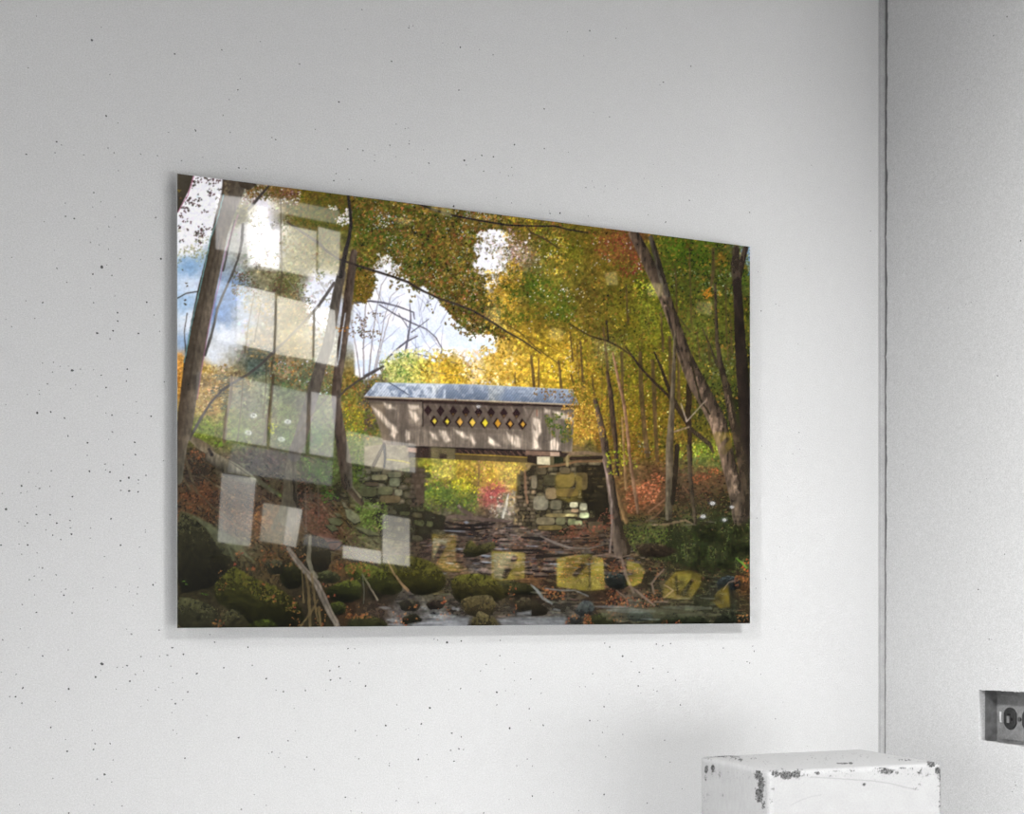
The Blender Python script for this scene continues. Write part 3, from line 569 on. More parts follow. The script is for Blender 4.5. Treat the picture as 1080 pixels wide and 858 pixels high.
for P, n, pal in [(box(715, 468, 765, 482), 150, [(190, 210, 40), (160, 180, 30), (220, 220, 90)]), (box(716, 478, 768, 500), 160, [(96, 108, 48), (84, 96, 40), (110, 116, 60)]), (box(640, 465, 672, 495), 90, [(150, 170, 20), (120, 140, 20), (180, 180, 40)]),
                  (box(672, 465, 686, 478), 26, [(170, 170, 180), (130, 120, 110)]), (box(735, 395, 792, 470), 300, [(52, 60, 22), (40, 44, 20), (80, 90, 30), (96, 84, 30)]), (box(778, 462, 792, 500), 50, [(120, 130, 20), (90, 90, 20), (150, 150, 30)])]:
    leaves(P, n, pal, (1.5, 3), .3, 8, .85)
leaves(box(740, 372, 782, 400), 70, [(150, 150, 110), (170, 160, 130), (112, 104, 44)], (1.2, 3), .5, 7, .8)
for _ in range(14): dab(746+rng.normal(0, 2.5), 310+rng.normal(0, 2.4), 3, C(236, 130, 20), .9)
for k in range(8): dab(742+k*1.1, 311-k*1.1, 3, C(240, 120+k*3, 24), .9)
for _ in range(30): dab(761+rng.normal(0, 3), 272+rng.normal(0, 3.4), 3.2, C(150, 104, 26)*rng.uniform(.7, 1.15), .8)
for _ in range(20): dab(789.5+rng.normal(0, 1), rng.uniform(262, 290), 2.6, C(*[(110, 160, 220), (180, 200, 220), (60, 90, 130)][rng.randint(3)]), .8)
w_ = win(590, 240, 791, 490)
gx_ = np.clip((XX[w_]-600)/40, 0, 1)*np.clip((500-YY[w_])/30, 0, 1)*np.clip((YY[w_]-250)/60, 0, 1)
IMG[w_] *= (1-gx_[..., None]*np.array([.20, .13, .20], np.float32))
MIXR = [(60, 84, 18), (84, 100, 22), (44, 60, 18), (120, 110, 24), (150, 118, 26), (168, 104, 34), (128, 76, 32), (186, 150, 40), (96, 74, 26), (206, 176, 60)]
leaves(RCB, 3600, MIXR, (1.6, 3.4), .1, 6, .66, jit=.28)
leaves([(640, 300), (791, 300), (791, 480), (690, 480), (640, 440)], 1500, [(44, 52, 18), (60, 72, 20), (34, 38, 16), (80, 84, 24), (96, 70, 26)], (1.4, 3), .35, 7, .7)
leaves([(604, 350), (700, 350), (700, 470), (610, 470)], 500, [(90, 96, 22), (70, 84, 20), (112, 76, 28), (60, 52, 22)], (1.4, 3), .4, 7, .7)
leaves(box(600, 360, 740, 470), 160, [(226, 196, 70), (236, 214, 120), (214, 180, 50)], (1.2, 2.4), .5, 7, .8)
# roofs and clearing seen between trunks
# ---- left: far slope behind the reflections
own([(205, 380), (360, 400), (400, 420), (400, 480), (350, 490), (240, 470), (205, 465)], 2300, (1.8, 4), .26)
leaves([(206, 384), (245, 384), (245, 420), (205, 440)], 260, [(196, 156, 70), (176, 132, 50), (206, 180, 120), (160, 120, 70)], (1.5, 3), .3, 9, .8)
leaves([(187, 375), (194, 378), (190, 420), (187, 420)], 40, [(222, 150, 30), (200, 120, 30)], (1.5, 3), 0, 9, .9)
leaves([(225, 395), (275, 395), (260, 430), (220, 434)], 220, [(92, 104, 90), (76, 92, 80), (112, 116, 90)], (1.4, 3), .45, 9, .8, sq=.6)
leaves([(203, 440), (240, 436), (245, 462), (204, 462)], 170, [(120, 144, 30), (96, 120, 30), (150, 160, 50), (130, 120, 60)], (1.6, 3.2), .3, 9, .8)
leaves(box(240, 430, 350, 475), 520, [(84, 112, 40), (110, 128, 60), (120, 116, 70), (70, 92, 36), (134, 130, 60)], (1.5, 3), .3, 9, .7)
leaves([(358, 395), (400, 395), (402, 460), (362, 470)], 520, [(180, 150, 30), (110, 120, 30), (196, 140, 40), (84, 104, 40), (150, 90, 40), (130, 130, 40)], (1.5, 3), .2, 8, .9)
leaves(box(364, 430, 384, 460), 90, [(206, 176, 20), (176, 160, 24), (150, 150, 30)], (1.6, 3), .2, 8, .9)
leaves(box(366, 455, 384, 490), 140, [(96, 124, 24), (76, 104, 24), (120, 140, 40)], (1.6, 3), .1, 8, .9)
leaves(box(384, 405, 400, 455), 90, [(80, 60, 64), (100, 74, 70), (70, 56, 50)], (1.6, 4), .3, 8, .7)
for _ in range(10): dab(287+rng.normal(0, 2.4), 452+rng.normal(0, 3.4), 3, C(190, 196, 20), .85)
for _ in range(5): dab(356+rng.normal(0, 1.2), 405+rng.normal(0, .8), 2.6, C(206, 120, 30), .9)

# ---- background trunks on the right
BR = (84, 62, 40)
for s in ["612 360 2 614 395 2.5 616 410 3", "560 375 2.5 562 395 3 563 410 3", "589 380 2 591 400 3 592 410 3", "601 350 1 604 380 2", "568 378 1.5 568 408 1.5", "543 392 1 543 404 1.5",
          "636 345 2 640 380 3 642 410 3", "660 300 1.5 662 340 2", "675 372 4 676 410 5 679 450 5 683 480 5", "688 380 4 690 420 4.5 691 450 4 693 485 4", "706 355 3 707 390 4 708 430 4",
          "697 330 2 699 370 2.5", "715 375 3 716 420 3", "727 262 1.5 728 300 1.5 729 340 1.5", "712 280 1.5 714 330 2", "765 300 1.2 766 350 1.4 768 380 1.4", "752 262 3 752 285 3.5 750 300 3",
          "745 345 1 748 380 1.6", "624 395 1.4 627 420 2", "735 350 1 738 380 1.5", "770 330 1.2 772 372 1.6", "655 372 3 656 390 3 657 430 2", "602 395 2 605 405 2"]:
    line(s, BR, .8, .5)
for s in ["727 380 6 727 400 6 726 430 6", "725 430 6 727 455 5 728 500 4.4 731 540 4 733 553 3.4"]: line(s, (54, 40, 26), .95, .5)
for _ in range(30):
    x = rng.uniform(606, 790); y = rng.uniform(300, 440); L = rng.uniform(20, 60)
    stroke([(x, y, .8), (x+rng.uniform(-3, 3), y+L, 1.2)], (80, 62, 34), None, .5, .3)
# ---- right-hand slope
own([(640, 485), (791, 490), (791, 560), (640, 560)], 2200, (1.4, 3.2), .34, .8)
leaves([(655, 510), (700, 490), (791, 495), (791, 545), (700, 545), (655, 552)], 900, [(110, 64, 36), (84, 52, 34), (130, 74, 44), (66, 48, 32), (150, 84, 50)], (1.2, 2.6), .2, 8, .7, sq=.75)
leaves([(660, 515), (692, 498), (702, 505), (690, 530), (662, 545)], 260, [(206, 104, 60), (180, 84, 44), (226, 130, 84), (150, 70, 40)], (1.4, 2.8), .35, 7, .85, sq=.8)
leaves([(725, 505), (755, 493), (762, 498), (735, 510)], 70, [(190, 96, 50), (160, 80, 44)], (1.2, 2.6), .3, 7, .8)
for s in ["683 540 1.5 700 527 2 706 520 1.5", "670 555 2 690 545 2 700 535 1", "720 512 1 726 520 1.4"]: line(s, (150, 100, 70), .7)
leaves([(700, 530), (740, 520), (791, 525), (791, 560), (700, 562)], 420, [(72, 80, 34), (54, 64, 26), (92, 90, 44), (44, 40, 22)], (1.4, 3), .3, 8, .75)
line("688 553 1.5 705 552 2.4 722 548 2 730 552 1.4", (150, 116, 84), .9)
# ---- bushes, right bottom
BU = [(655, 552), (690, 556), (720, 555), (791, 552), (791, 602), (760, 604), (720, 596), (690, 590), (668, 580)]
own(BU, 1300, (1.4, 3.4), .34)
leaves(BU, 1000, [(70, 92, 24), (52, 72, 22), (92, 108, 30), (84, 80, 30), (44, 54, 20), (104, 96, 44)], (1.4, 3.2), .25, 9, .8)
leaves([(656, 560), (700, 558), (706, 580), (668, 580)], 160, [(112, 128, 30), (84, 108, 20), (130, 130, 44)], (1.5, 3), .3, 8, .8)
for _ in range(200):
    x = rng.uniform(690, 791); y = rng.uniform(568, 600); L = rng.uniform(7, 17); b = rng.uniform(-4, 4)
    stroke([(x, y, .8), (x+b*.4, y-L*.6, .8), (x+b, y-L, .5)], [(72, 96, 34), (50, 70, 26), (110, 116, 60), (92, 88, 40)][rng.randint(4)], None, .35, .1)
# ---- trunks, right
stroke([(668, 246, 11), (678, 265, 12), (690, 290, 13), (699, 308, 13), (707, 330, 12), (714, 350, 12.5), (722, 375, 15), (733, 400, 18), (745, 422, 18), (757, 445, 18), (764, 470, 16), (770, 495, 15), (776, 520, 15), (781, 548, 16)], (112, 90, 72), (52, 42, 32), 1, .7)
stroke([(686, 250, 5), (692, 270, 6), (698, 292, 7), (704, 310, 6)], (84, 76, 64), (50, 42, 34), 1, .6)
for s in ["690 256 2.2 694 275 2.6 701 298 3", "700 318 2 708 345 2.4 720 385 3"]: line(s, (44, 36, 26), .7)
for (x, y, r) in [(734, 402, 2.6), (739, 412, 3), (744, 425, 3), (750, 438, 3.4), (756, 447, 4), (753, 452, 4), (761, 452, 2.8), (774, 505, 4), (774, 512, 4), (777, 518, 3.6), (771, 498, 3), (730, 392, 2), (701, 312, 2.4), (702, 320, 2)]:
    for _ in range(7): dab(x+rng.normal(0, 1.2), y+rng.normal(0, 3), r, C(170, 138, 112)*rng.uniform(.75, 1.1), .7, 1.6)
stroke([(776, 262, 7), (775, 280, 9), (777, 300, 9)], (70, 58, 46), (44, 36, 28), 1, .5)
stroke([(786, 262, 6), (780, 285, 7), (777, 300, 8)], (66, 54, 44), (48, 38, 30), 1, .5)
stroke([(777, 298, 9), (779, 330, 10), (781, 370, 12), (784, 410, 13), (787, 450, 14), (790, 520, 12)], (46, 36, 30), (34, 28, 22), 1, .5)
stroke([(754, 300, 3), (755, 330, 3), (756, 360, 4), (760, 385, 6), (767, 412, 8), (772, 440, 9), (778, 465, 9), (784, 495, 11), (790, 540, 12)], (76, 60, 46), (50, 42, 30), 1, .6)
for y in range(418, 446, 3): dab(768+(y-418)*.2+rng.normal(0, .7), y, 3, C(160, 128, 100)*rng.uniform(.8, 1.1), .7, 1.5)
for (s, c) in [("690 371 2 698 390 3 706 412 4 716 432 5 726 447 6", (50, 38, 26)), ("660 366 1.6 676 388 2.6 690 403 3 704 416 3 714 430 3.6", (56, 42, 28)), ("726 366 1.2 733 400 2 738 420 2.4 748 436 2", (48, 40, 24)),
               ("726 450 4 736 458 5 748 468 5 752 476 3", (60, 48, 34)), ("718 425 1.4 724 444 1.5 744 422 1", (170, 150, 130)), ("726 450 1.5 710 455 2 704 465 2", (150, 126, 100)), ("740 345 1.4 748 362 1.6 756 386 2.4", (60, 50, 34)),
               ("700 317 1 712 330 1.2 728 350 1.4", (66, 56, 34)), ("600 341 1.2 612 348 1.4 622 354 1.5 640 359 2 654 366 2 668 376 1.6", (60, 48, 30)), ("639 338 2 641 350 1.6 641 359 2", (54, 42, 28)), ("748 365 1 756 380 1.4 762 400 1", (64, 54, 34))]:
    line(s, c, .95, .3)
stroke([(712, 350, 3), (710, 400, 4.5), (708, 440, 6), (706, 470, 8), (706, 500, 8), (705, 545, 7)], (124, 108, 84), (60, 50, 36), 1, .5)
stroke([(714, 470, 5), (712, 500, 5), (709, 530, 4)], (50, 40, 28), (40, 32, 22), 1, .4)
stroke([(726, 470, 4), (728, 505, 4), (732, 540, 4), (733, 553, 3)], (92, 76, 56), (56, 44, 32), 1, .4)
# ---- ground, centre: stream bed
SB = [(447, 540), (560, 548), (640, 556), (670, 585), (791, 600), (791, 660), (187, 664), (187, 560), (380, 560)]
own([(440, 540), (660, 552), (791, 600), (791, 658), (430, 662), (400, 590)], 5200, (1.4, 5), .42, .5)
w_ = win(430, 543, 791, 660)
IMG[w_] = np.clip(IMG[w_]*(.62+.76*N_h[w_])[..., None], 0, 1)
for _ in range(340):
    x = rng.uniform(440, 760); y = rng.uniform(548, 606)
    if y < 590 or x < 660:
        c = [(38, 30, 26), (50, 40, 34), (112, 96, 84), (130, 108, 94), (96, 104, 120), (60, 44, 36)][rng.randint(6)]
        L = rng.uniform(3, 13); stroke([(x, y, .8), (x+L/2, y+rng.uniform(-1, 1), rng.uniform(1, 2.6)), (x+L, y+rng.uniform(-1, 1.5), .7)], c, None, .65, .3)
LIT = [(176, 92, 50), (150, 74, 40), (196, 116, 66), (130, 66, 44), (120, 50, 44), (166, 120, 70)]
leaves([(560, 556), (640, 552), (665, 588), (600, 592), (540, 575)], 330, LIT, (1, 2.2), .35, 7, .75, sq=.7)
leaves([(560, 590), (680, 590), (680, 615), (600, 618), (556, 606)], 300, [(190, 110, 30), (170, 84, 36), (150, 60, 40), (196, 140, 40)], (1.2, 2.4), .35, 7, .8, sq=.7)
leaves([(640, 626), (700, 630), (690, 642), (640, 640)], 110, LIT, (1.2, 2.4), .3, 7, .85)
leaves(box(450, 565, 560, 600), 150, LIT+[(130, 120, 110)], (1, 2), .45, 7, .7, sq=.7)
# flat slabs of the stream bed, lit on top and black below
def slab(x, y, L, h, c):
    k = rng.uniform(-.05, .08)
    top_ = [(x-L/2, y), (x-L*.3, y-h*.5), (x+L*.2, y-h*.55+k*L*.3), (x+L/2, y+k*L), (x+L*.3, y+h*.35), (x-L*.3, y+h*.3)]
    poly([(a_+.3, b_+h*.55) for a_, b_ in top_], (30, 24, 22), .7, .85)
    poly(top_, c, .6, .8, .5, N_leaf)
for y in np.arange(549, 606, 1.15):
    x0_ = np.interp(y, [549, 560, 575, 606], [462, 452, 440, 476]); x1_ = np.interp(y, [549, 565, 580, 606], [545, 640, 660, 690])
    for _ in range(int(rng.uniform(2, 5))):
        x = rng.uniform(x0_, x1_); L = rng.uniform(4, 10)*(1+(y-549)/60); c = [(120, 102, 90), (96, 84, 76), (136, 114, 100), (84, 70, 60), (104, 84, 64), (76, 66, 62), (110, 80, 60)][rng.randint(7)]
        slab(x, y, L, L*rng.uniform(.18, .34), c)
leaves([(470, 552), (640, 556), (680, 600), (560, 606), (480, 585)], 260, [(176, 96, 56), (150, 74, 44), (190, 130, 80), (130, 60, 44)], (.9, 1.9), .3, 7, .75, sq=.75)
# blue-white water glints
for (x, y, L, t) in [(489, 550, 5, 3), (468, 559, 22, 1.2), (505, 585, 12, 2), (480, 578, 8, 1.4), (520, 578, 16, 1.3), (555, 575, 12, 1.2), (580, 594, 10, 2), (508, 592, 10, 1.4), (470, 593, 8, 1.4)]:
    stroke([(x, y, .8), (x+L/2, y+.4, t), (x+L, y+.6, .8)], (150, 165, 186), None, .75, .2)
# dark ledges
for s in ["474 552 1 492 554 3 512 553 2 522 551 1", "470 557 3 500 558 3 518 556 1", "550 566 2 570 568 4 576 566 2", "540 580 2 566 580 3 576 581 1", "566 586 3 590 586 2.4 604 584 1", "522 602 1 560 598 2"]:
    line(s, (30, 25, 22), .9)
for s in ["570 565 1.6 585 572 2.6 600 577 2", "560 552 2 600 556 1.4", "600 577 1.4 620 578 1.4 636 574 1"]: line(s, (130, 116, 106), .9)
poly(BU, (52, 54, 28), 3, .75, .6, N_leaf)
leaves(BU, 1500, [(62, 80, 26), (46, 62, 22), (84, 96, 34), (76, 68, 32), (38, 44, 20), (100, 88, 46), (54, 44, 26)], (1.3, 2.8), .15, 7, .8)
leaves([(656, 556), (704, 558), (706, 580), (668, 582)], 200, [(104, 120, 34), (84, 104, 28), (124, 122, 48), (60, 50, 28)], (1.3, 2.6), .25, 7, .8)
for _ in range(150):
    x = rng.uniform(700, 791); y = rng.uniform(566, 604); L = rng.uniform(6, 15); b_ = rng.uniform(-4, 4)
    stroke([(x, y, .8), (x+b_*.4, y-L*.6, .8), (x+b_, y-L, .5)], [(72, 92, 38), (46, 62, 26), (104, 108, 60), (92, 88, 44), (38, 40, 22)][rng.randint(5)], None, .5, .1)
leaves([(690, 590), (760, 600), (791, 600), (791, 618), (700, 612)], 200, [(60, 44, 32), (84, 56, 40), (40, 34, 26), (110, 70, 50)], (1.2, 2.6), .2, 7, .8, sq=.8)
w_ = win(690, 548, 791, 606)
gx_ = np.clip((XX[w_]-700)/30, 0, 1)*np.clip((610-YY[w_])/14, 0, 1)*np.clip((YY[w_]-545)/12, 0, 1)
IMG[w_] *= (1-gx_*np.clip(.12+1.3*(N_big[w_]-.42), 0, .6))[..., None]
rim([(656, 556), (700, 556), (791, 552), (791, 560), (700, 566)], 120, [(64, 60, 30), (84, 90, 36), (96, 66, 40), (50, 50, 26)], 3, (1.4, 2.8))
# ---- under the bridge
UB = [(447, 484), (556, 487), (550, 520), (546, 545), (447, 548)]
own(UB, 900, (1.4, 3.4), .24)
leaves(box(447, 484, 555, 516), 420, [(206, 176, 30), (180, 160, 30), (226, 190, 60), (150, 150, 36), (190, 130, 50), (190, 140, 120)], (1.4, 3), .2, 7, .8)
leaves([(447, 505), (480, 512), (505, 520), (505, 540), (447, 540)], 330, [(92, 120, 40), (72, 100, 40), (112, 136, 40), (140, 150, 30), (84, 92, 50)], (1.4, 3), .2, 8, .8)
leaves([(475, 505), (508, 500), (508, 520), (480, 518)], 90, [(206, 196, 20), (180, 176, 24), (160, 160, 30)], (1.5, 3), .2, 7, .85)
leaves(box(504, 514, 530, 534), 110, [(180, 84, 84), (190, 104, 96), (150, 70, 64), (196, 126, 90), (120, 70, 50)], (1.4, 3), .25, 7, .85)
leaves([(514, 525), (546, 515), (545, 545), (518, 545)], 130, [(206, 196, 170), (160, 150, 130), (110, 104, 96), (140, 130, 80)], (1.5, 3.4), .3, 7, .85)
leaves(box(450, 503, 475, 514), 44, [(120, 92, 60), (100, 76, 50)], (1.5, 3), .1, 7, .7)
for s in ["530 545 3 534 530 3 536 520 1.6", "543 545 3 546 530 2"]: line(s, (200, 194, 176), .7, .3)
for s in ["524 540 1.5 520 545 2", "549 495 1 550 520 2 546 545 3", "504 486 1 505 510 1", "506 486 .8 504 512 1"]: line(s, (110, 84, 60), .7)
for s in ["461 547 3 480 544 4 520 548 3 550 550 2", "484 534 4 488 538 5 497 543 4"]: line(s, (104, 84, 74), .9)
dab(484, 533, 4, C(150, 130, 120), .9)

# ground right of the abutment
own([(636, 540), (700, 545), (668, 590), (640, 580)], 300, (1.4, 3), .35)
# ---- stonework
def stones(P, rh, ws, pal, mortar, tilt=0., dens=1.):
    poly(P, mortar, 1.2, .8, .3)
    xs = [p[0] for p in P]; ys = [p[1] for p in P]
    y = min(ys)-4
    while y < max(ys)+2:
        h = rng.uniform(*rh); x = min(xs)-rng.uniform(0, 8)
        while x < max(xs):
            w = rng.uniform(*ws); hh = h*rng.uniform(.75, 1.05)
            cx = x+w/2; cy = y+hh/2+tilt*(cx-min(xs))
            if inside(P, cx, cy) and rng.rand() < dens:
                c = np.array(pal[rng.randint(len(pal))])*rng.uniform(.75, 1.15)
                q = []
                for a in np.linspace(0, 6.28, 12, endpoint=False):
                    ca, sa = np.cos(a), np.sin(a)
                    q.append((cx+(w/2-.5)*np.sign(ca)*abs(ca)**.55*rng.uniform(.9, 1.04), cy+(hh/2-.45)*np.sign(sa)*abs(sa)**.55*rng.uniform(.88, 1.04)+tilt*(ca*w/2)))
                poly(q, np.clip(c*.7, 0, 255), .8, .85, .5)
                poly([(a_+(cx-a_)*.14, b_+(cy-b_)*.14-hh*.09) for a_, b_ in q], np.clip(c*1.0, 0, 255), 1., .75, .5, N_leaf)
            x += w
        y += h
STN = [(120, 110, 84), (104, 96, 70), (92, 84, 60), (134, 120, 94), (84, 82, 54), (110, 92, 70)]
LW = [(366, 488), (392, 490), (420, 496), (446, 500), (447, 520), (446, 538), (452, 556), (430, 560), (400, 545), (385, 520), (376, 500)]
stones(LW, (4.5, 8), (9, 21), STN, (44, 38, 26), .06)
stones([(432, 492), (447, 492), (447, 532), (434, 534)], (4, 6), (5, 9), [(100, 84, 66), (84, 70, 54), (112, 96, 76)], (46, 38, 30))
stones([(396, 540), (440, 534), (470, 545), (466, 562), (430, 572), (400, 566)], (5, 9), (8, 18), [(84, 78, 56), (96, 88, 60), (70, 66, 44), (92, 92, 56)], (38, 34, 22), .1)
for (x, y, w, h, c) in [(397, 494, 13, 6, (104, 96, 70)), (408, 497, 9, 6, (110, 98, 72)), (400, 503, 17, 6, (140, 128, 92)), (416, 500, 14, 6, (112, 108, 80)), (416, 508, 11, 9, (112, 112, 84)), (388, 517, 18, 13, (92, 88, 56)),
                        (406, 517, 16, 9, (104, 100, 66)), (420, 519, 8, 7, (130, 124, 96)), (392, 510, 14, 4, (100, 80, 60)), (411, 526, 22, 8, (112, 92, 60)), (380, 500, 9, 7, (100, 96, 66))]:
    q = [(x+w/2*np.sign(np.cos(a))*abs(np.cos(a))**.5, y+h/2*np.sign(np.sin(a))*abs(np.sin(a))**.5) for a in np.linspace(0, 6.28, 14, endpoint=False)]
    poly([(a_, b_+.8) for a_, b_ in q], (36, 32, 22), .6); poly(q, c, .5, 1, .35)
leaves([(366, 488), (384, 486), (388, 505), (372, 510)], 90, [(84, 110, 24), (70, 92, 24), (120, 124, 36)], (1.4, 3), .2, 7, .85)
# right abutment
RWALL = [(560, 490), (584, 488), (612, 484), (638, 486), (642, 520), (646, 545), (640, 552), (622, 556), (590, 562), (566, 557), (545, 552), (543, 540), (549, 512)]
stones(RWALL, (4.5, 8.5), (7, 16), [(112, 100, 70), (96, 86, 56), (84, 74, 48), (124, 110, 80), (76, 66, 42)], (40, 33, 22))
stones([(612, 490), (640, 490), (642, 540), (630, 545), (616, 530)], (4, 6), (6, 14), [(66, 54, 34), (56, 46, 30), (76, 62, 36)], (30, 25, 16))
stones([(545, 500), (562, 494), (566, 520), (564, 555), (543, 552)], (3.5, 6), (4, 8), [(130, 110, 84), (96, 84, 60), (150, 124, 90), (84, 74, 50)], (50, 42, 30))
for (x, y, w, h, c) in [(570, 530, 16, 15, (134, 124, 100)), (586, 532, 12, 10, (116, 106, 80)), (605, 532, 9, 6, (206, 192, 150)), (615, 534, 8, 8, (176, 164, 130)), (606, 538, 8, 4, (190, 150, 110)), (616, 543, 10, 6, (206, 206, 150)),
                        (592, 543, 34, 4, (136, 116, 70)), (575, 549, 20, 8, (124, 110, 80)), (591, 549, 10, 8, (112, 106, 72)), (603, 550, 9, 7, (130, 130, 84)), (610, 551, 8, 5, (160, 160, 110)), (580, 556, 26, 5, (120, 100, 50)),
                        (580, 506, 14, 12, (76, 68, 44)), (581, 520, 12, 12, (136, 112, 76)), (596, 505, 20, 17, (104, 84, 46)), (613, 507, 13, 19, (96, 78, 44)), (598, 519, 24, 9, (112, 88, 46)), (563, 508, 6, 14, (130, 116, 90)), (596, 496, 10, 6, (104, 88, 60)), (571, 497, 10, 6, (84, 72, 50)), (601, 543, 10, 3, (190, 170, 110))]:
    q = [(x+w/2*np.sign(np.cos(a))*abs(np.cos(a))**.5, y+h/2*np.sign(np.sin(a))*abs(np.sin(a))**.5) for a in np.linspace(0, 6.28, 14, endpoint=False)]
    poly([(a_+.2, b_+.8) for a_, b_ in q], (34, 28, 18), .7); poly(q, c, .5, 1, .35)
line("568 492 2 590 490 2.5 610 486 2.5 636 486 2", (134, 96, 60), .9)
for (x, y) in [(544, 548), (552, 545), (545, 540)]: dab(x, y, 5, C(190, 160, 100), .7, 1.4)
line("553 495 2 554 515 3 556 530 2", (160, 116, 84), .7)
# trees by the abutment
stroke([(640, 392, 3), (644, 415, 5), (646, 440, 6), (649, 465, 5), (651, 500, 4)], (92, 70, 50), (54, 40, 28), 1, .5)
stroke([(646, 372, 2), (652, 400, 3), (658, 425, 3.4), (661, 450, 3.4), (664, 480, 3), (668, 510, 3.6), (673, 540, 3.6)], (176, 132, 96), (104, 70, 46), 1, .4)
stroke([(656, 440, 2), (658, 480, 2.6), (660, 515, 3)], (190, 146, 90), (120, 84, 50), .9, .4)
stroke([(645, 500, 3), (652, 525, 4), (660, 550, 4)], (190, 140, 84), (110, 76, 44), .9, .4)
stroke([(627, 420, 4), (632, 440, 6), (637, 465, 8), (640, 485, 8), (644, 510, 9), (648, 540, 10), (652, 565, 13), (656, 580, 18)], (124, 100, 84), (50, 38, 26), 1, .5)
stroke([(634, 478, 1.6), (640, 500, 2), (645, 530, 2), (645, 560, 2), (643, 582, 2)], (176, 150, 140), (130, 104, 90), .9, .3)
leaves(box(640, 462, 662, 500), 70, [(160, 180, 20), (196, 186, 30), (120, 150, 20)], (1.6, 3), .4, 7, .9)
# slab by the tree
poly([(620, 549), (636, 548), (636, 560), (621, 561)], (96, 80, 56), .6, 1, .3); poly([(619, 546), (637, 545), (637, 549), (620, 550)], (50, 38, 28), .6)
leaves([(590, 560), (618, 548), (622, 556), (640, 535), (648, 545), (640, 560), (600, 568)], 200, [(190, 90, 60), (160, 74, 50), (140, 84, 60), (110, 60, 44)], (1.2, 2.6), .25, 7, .85, sq=.8)
# rails right of the bridge
line("597 474 3 598 490 3", (150, 130, 84), 1); line("600 478 4 620 477 3.6 634 479 3", (134, 108, 80), 1); line("602 483 4 634 482 4", (56, 42, 30), 1); line("598 472 3 606 471 4 614 473 3", (120, 96, 50), 1)
# ---- the covered bridge
poly([(388, 421), (400, 420), (606, 428), (603, 476), (590, 476), (404, 469), (402, 456), (396, 440)], (134, 118, 102), .5, 1, .22, N_v)
for k in range(60):
    x = 404+k*3.3; line(f"{x} 428 .7 {x} 474 .7", (84, 72, 62), rng.uniform(.05, .35), .2)
poly([(388, 421), (404, 421), (412, 469), (404, 469), (396, 440)], (140, 118, 92), .8, .6, .2)
# shade bands on the siding
for P, a in [([(421, 422), (430, 422), (430, 468), (421, 468)], .55), ([(551, 428), (560, 428), (560, 474), (551, 474)], .3), ([(571, 430), (577, 430), (577, 475), (571, 475)], .5), ([(388, 420), (606, 429), (606, 433), (388, 425)], .6),
             ([(430, 448), (552, 453), (552, 458), (430, 452)], .35), ([(500, 452), (520, 453), (520, 474), (500, 473)], .35), ([(404, 428), (421, 440), (421, 469), (408, 469)], .25), ([(590, 440), (604, 440), (602, 475), (592, 475)], .4)]:
    poly(P, (84, 72, 62), 1.2, a, .2)
# sunlit dapples
SUN = (226, 204, 180)
for P in ["404 424 412 426 417 431 408 431", "392 428 402 434 410 444 418 450 419 456 408 450 398 438", "430 426 441 427 442 430 434 432 431 430", "431 432 438 434 442 441 438 445 434 440", "414 450 419 455 416 462 411 458", "428 453 432 455 432 463 428 465 427 458",
          "463 453 470 454 475 464 470 467 464 459", "478 452 488 455 494 461 490 463 482 457", "453 455 459 457 462 464 457 463", "496 457 502 466 500 470 495 462", "515 460 521 464 528 470 520 470 514 466", "534 455 541 460 545 468 541 470 536 463", "543 458 549 462 549 472 543 471",
          "562 440 569 442 571 455 566 463 561 455", "562 457 566 464 570 473 561 473", "579 465 585 461 590 468 588 475 580 474", "583 433 591 434 602 438 604 444 595 442 585 440", "574 430 580 432 579 436 574 435"]:
    v = [float(t) for t in P.split()]
    poly([(v[i], v[i+1]) for i in range(0, len(v), 2)], SUN, 1.3, .78, .25, N_v)
line("566 432 1.5 566 438 1.5", (150, 90, 70), .7)
# lattice window
LT = [(445.5, 422.5), (552, 426.5), (551, 452.5), (445.5, 448.5)]
poly(LT, (104, 88, 76), .4, 1, .25)
def dy_(x): return (x-445)*.036
for k in range(9):
    x = 444.6+k*13.3
    line(f"{x} {423+dy_(x)} 2 {x+13.6} {449+dy_(x)} 2", (134, 116, 102), .6); line(f"{x+13.4} {423+dy_(x)} 2 {x} {449+dy_(x)} 2", (92, 76, 66), .6)
for k in range(8):
    x = 451+k*13.35; y = 432.4+dy_(x)
    poly([(x, y-6.2), (x+4.2, y-.4), (x, y+5.6), (x-4.2, y-.4)], (48, 30, 30), .6)
    poly([(x-1.4, y+2), (x+1.6, y+1.6), (x, y+5)], [(150, 110, 40), (60, 40, 34)][k < 2], .5, .6)
    x2 = 457.8+k*13.3; y2 = 443.4+dy_(x2)
    if x2 < 551:
        poly([(x2-.6, y2-6.4), (x2+4.6, y2), (x2-.2, y2+6), (x2-4.8, y2-.2)], (46, 30, 26), .6)
        c = [(214, 190, 50), (220, 196, 40), (226, 168, 60), (232, 190, 60), (222, 200, 30), (216, 150, 30), (206, 146, 40), (206, 150, 40)][k]
        q_ = .72 if k in (0, 1, 6, 7) else 1
        poly([(x2+.5, y2-4.8*q_), (x2+3.7*q_, y2-.2), (x2+.5, y2+4.2*q_), (x2-2.8*q_, y2-.4)], c, .6)
poly([(445, 422), (552, 426), (552, 428.5), (445, 425)], (60, 46, 40), .5)
line("445.6 422 1.4 445.6 449 1.4", (52, 42, 36), 1)
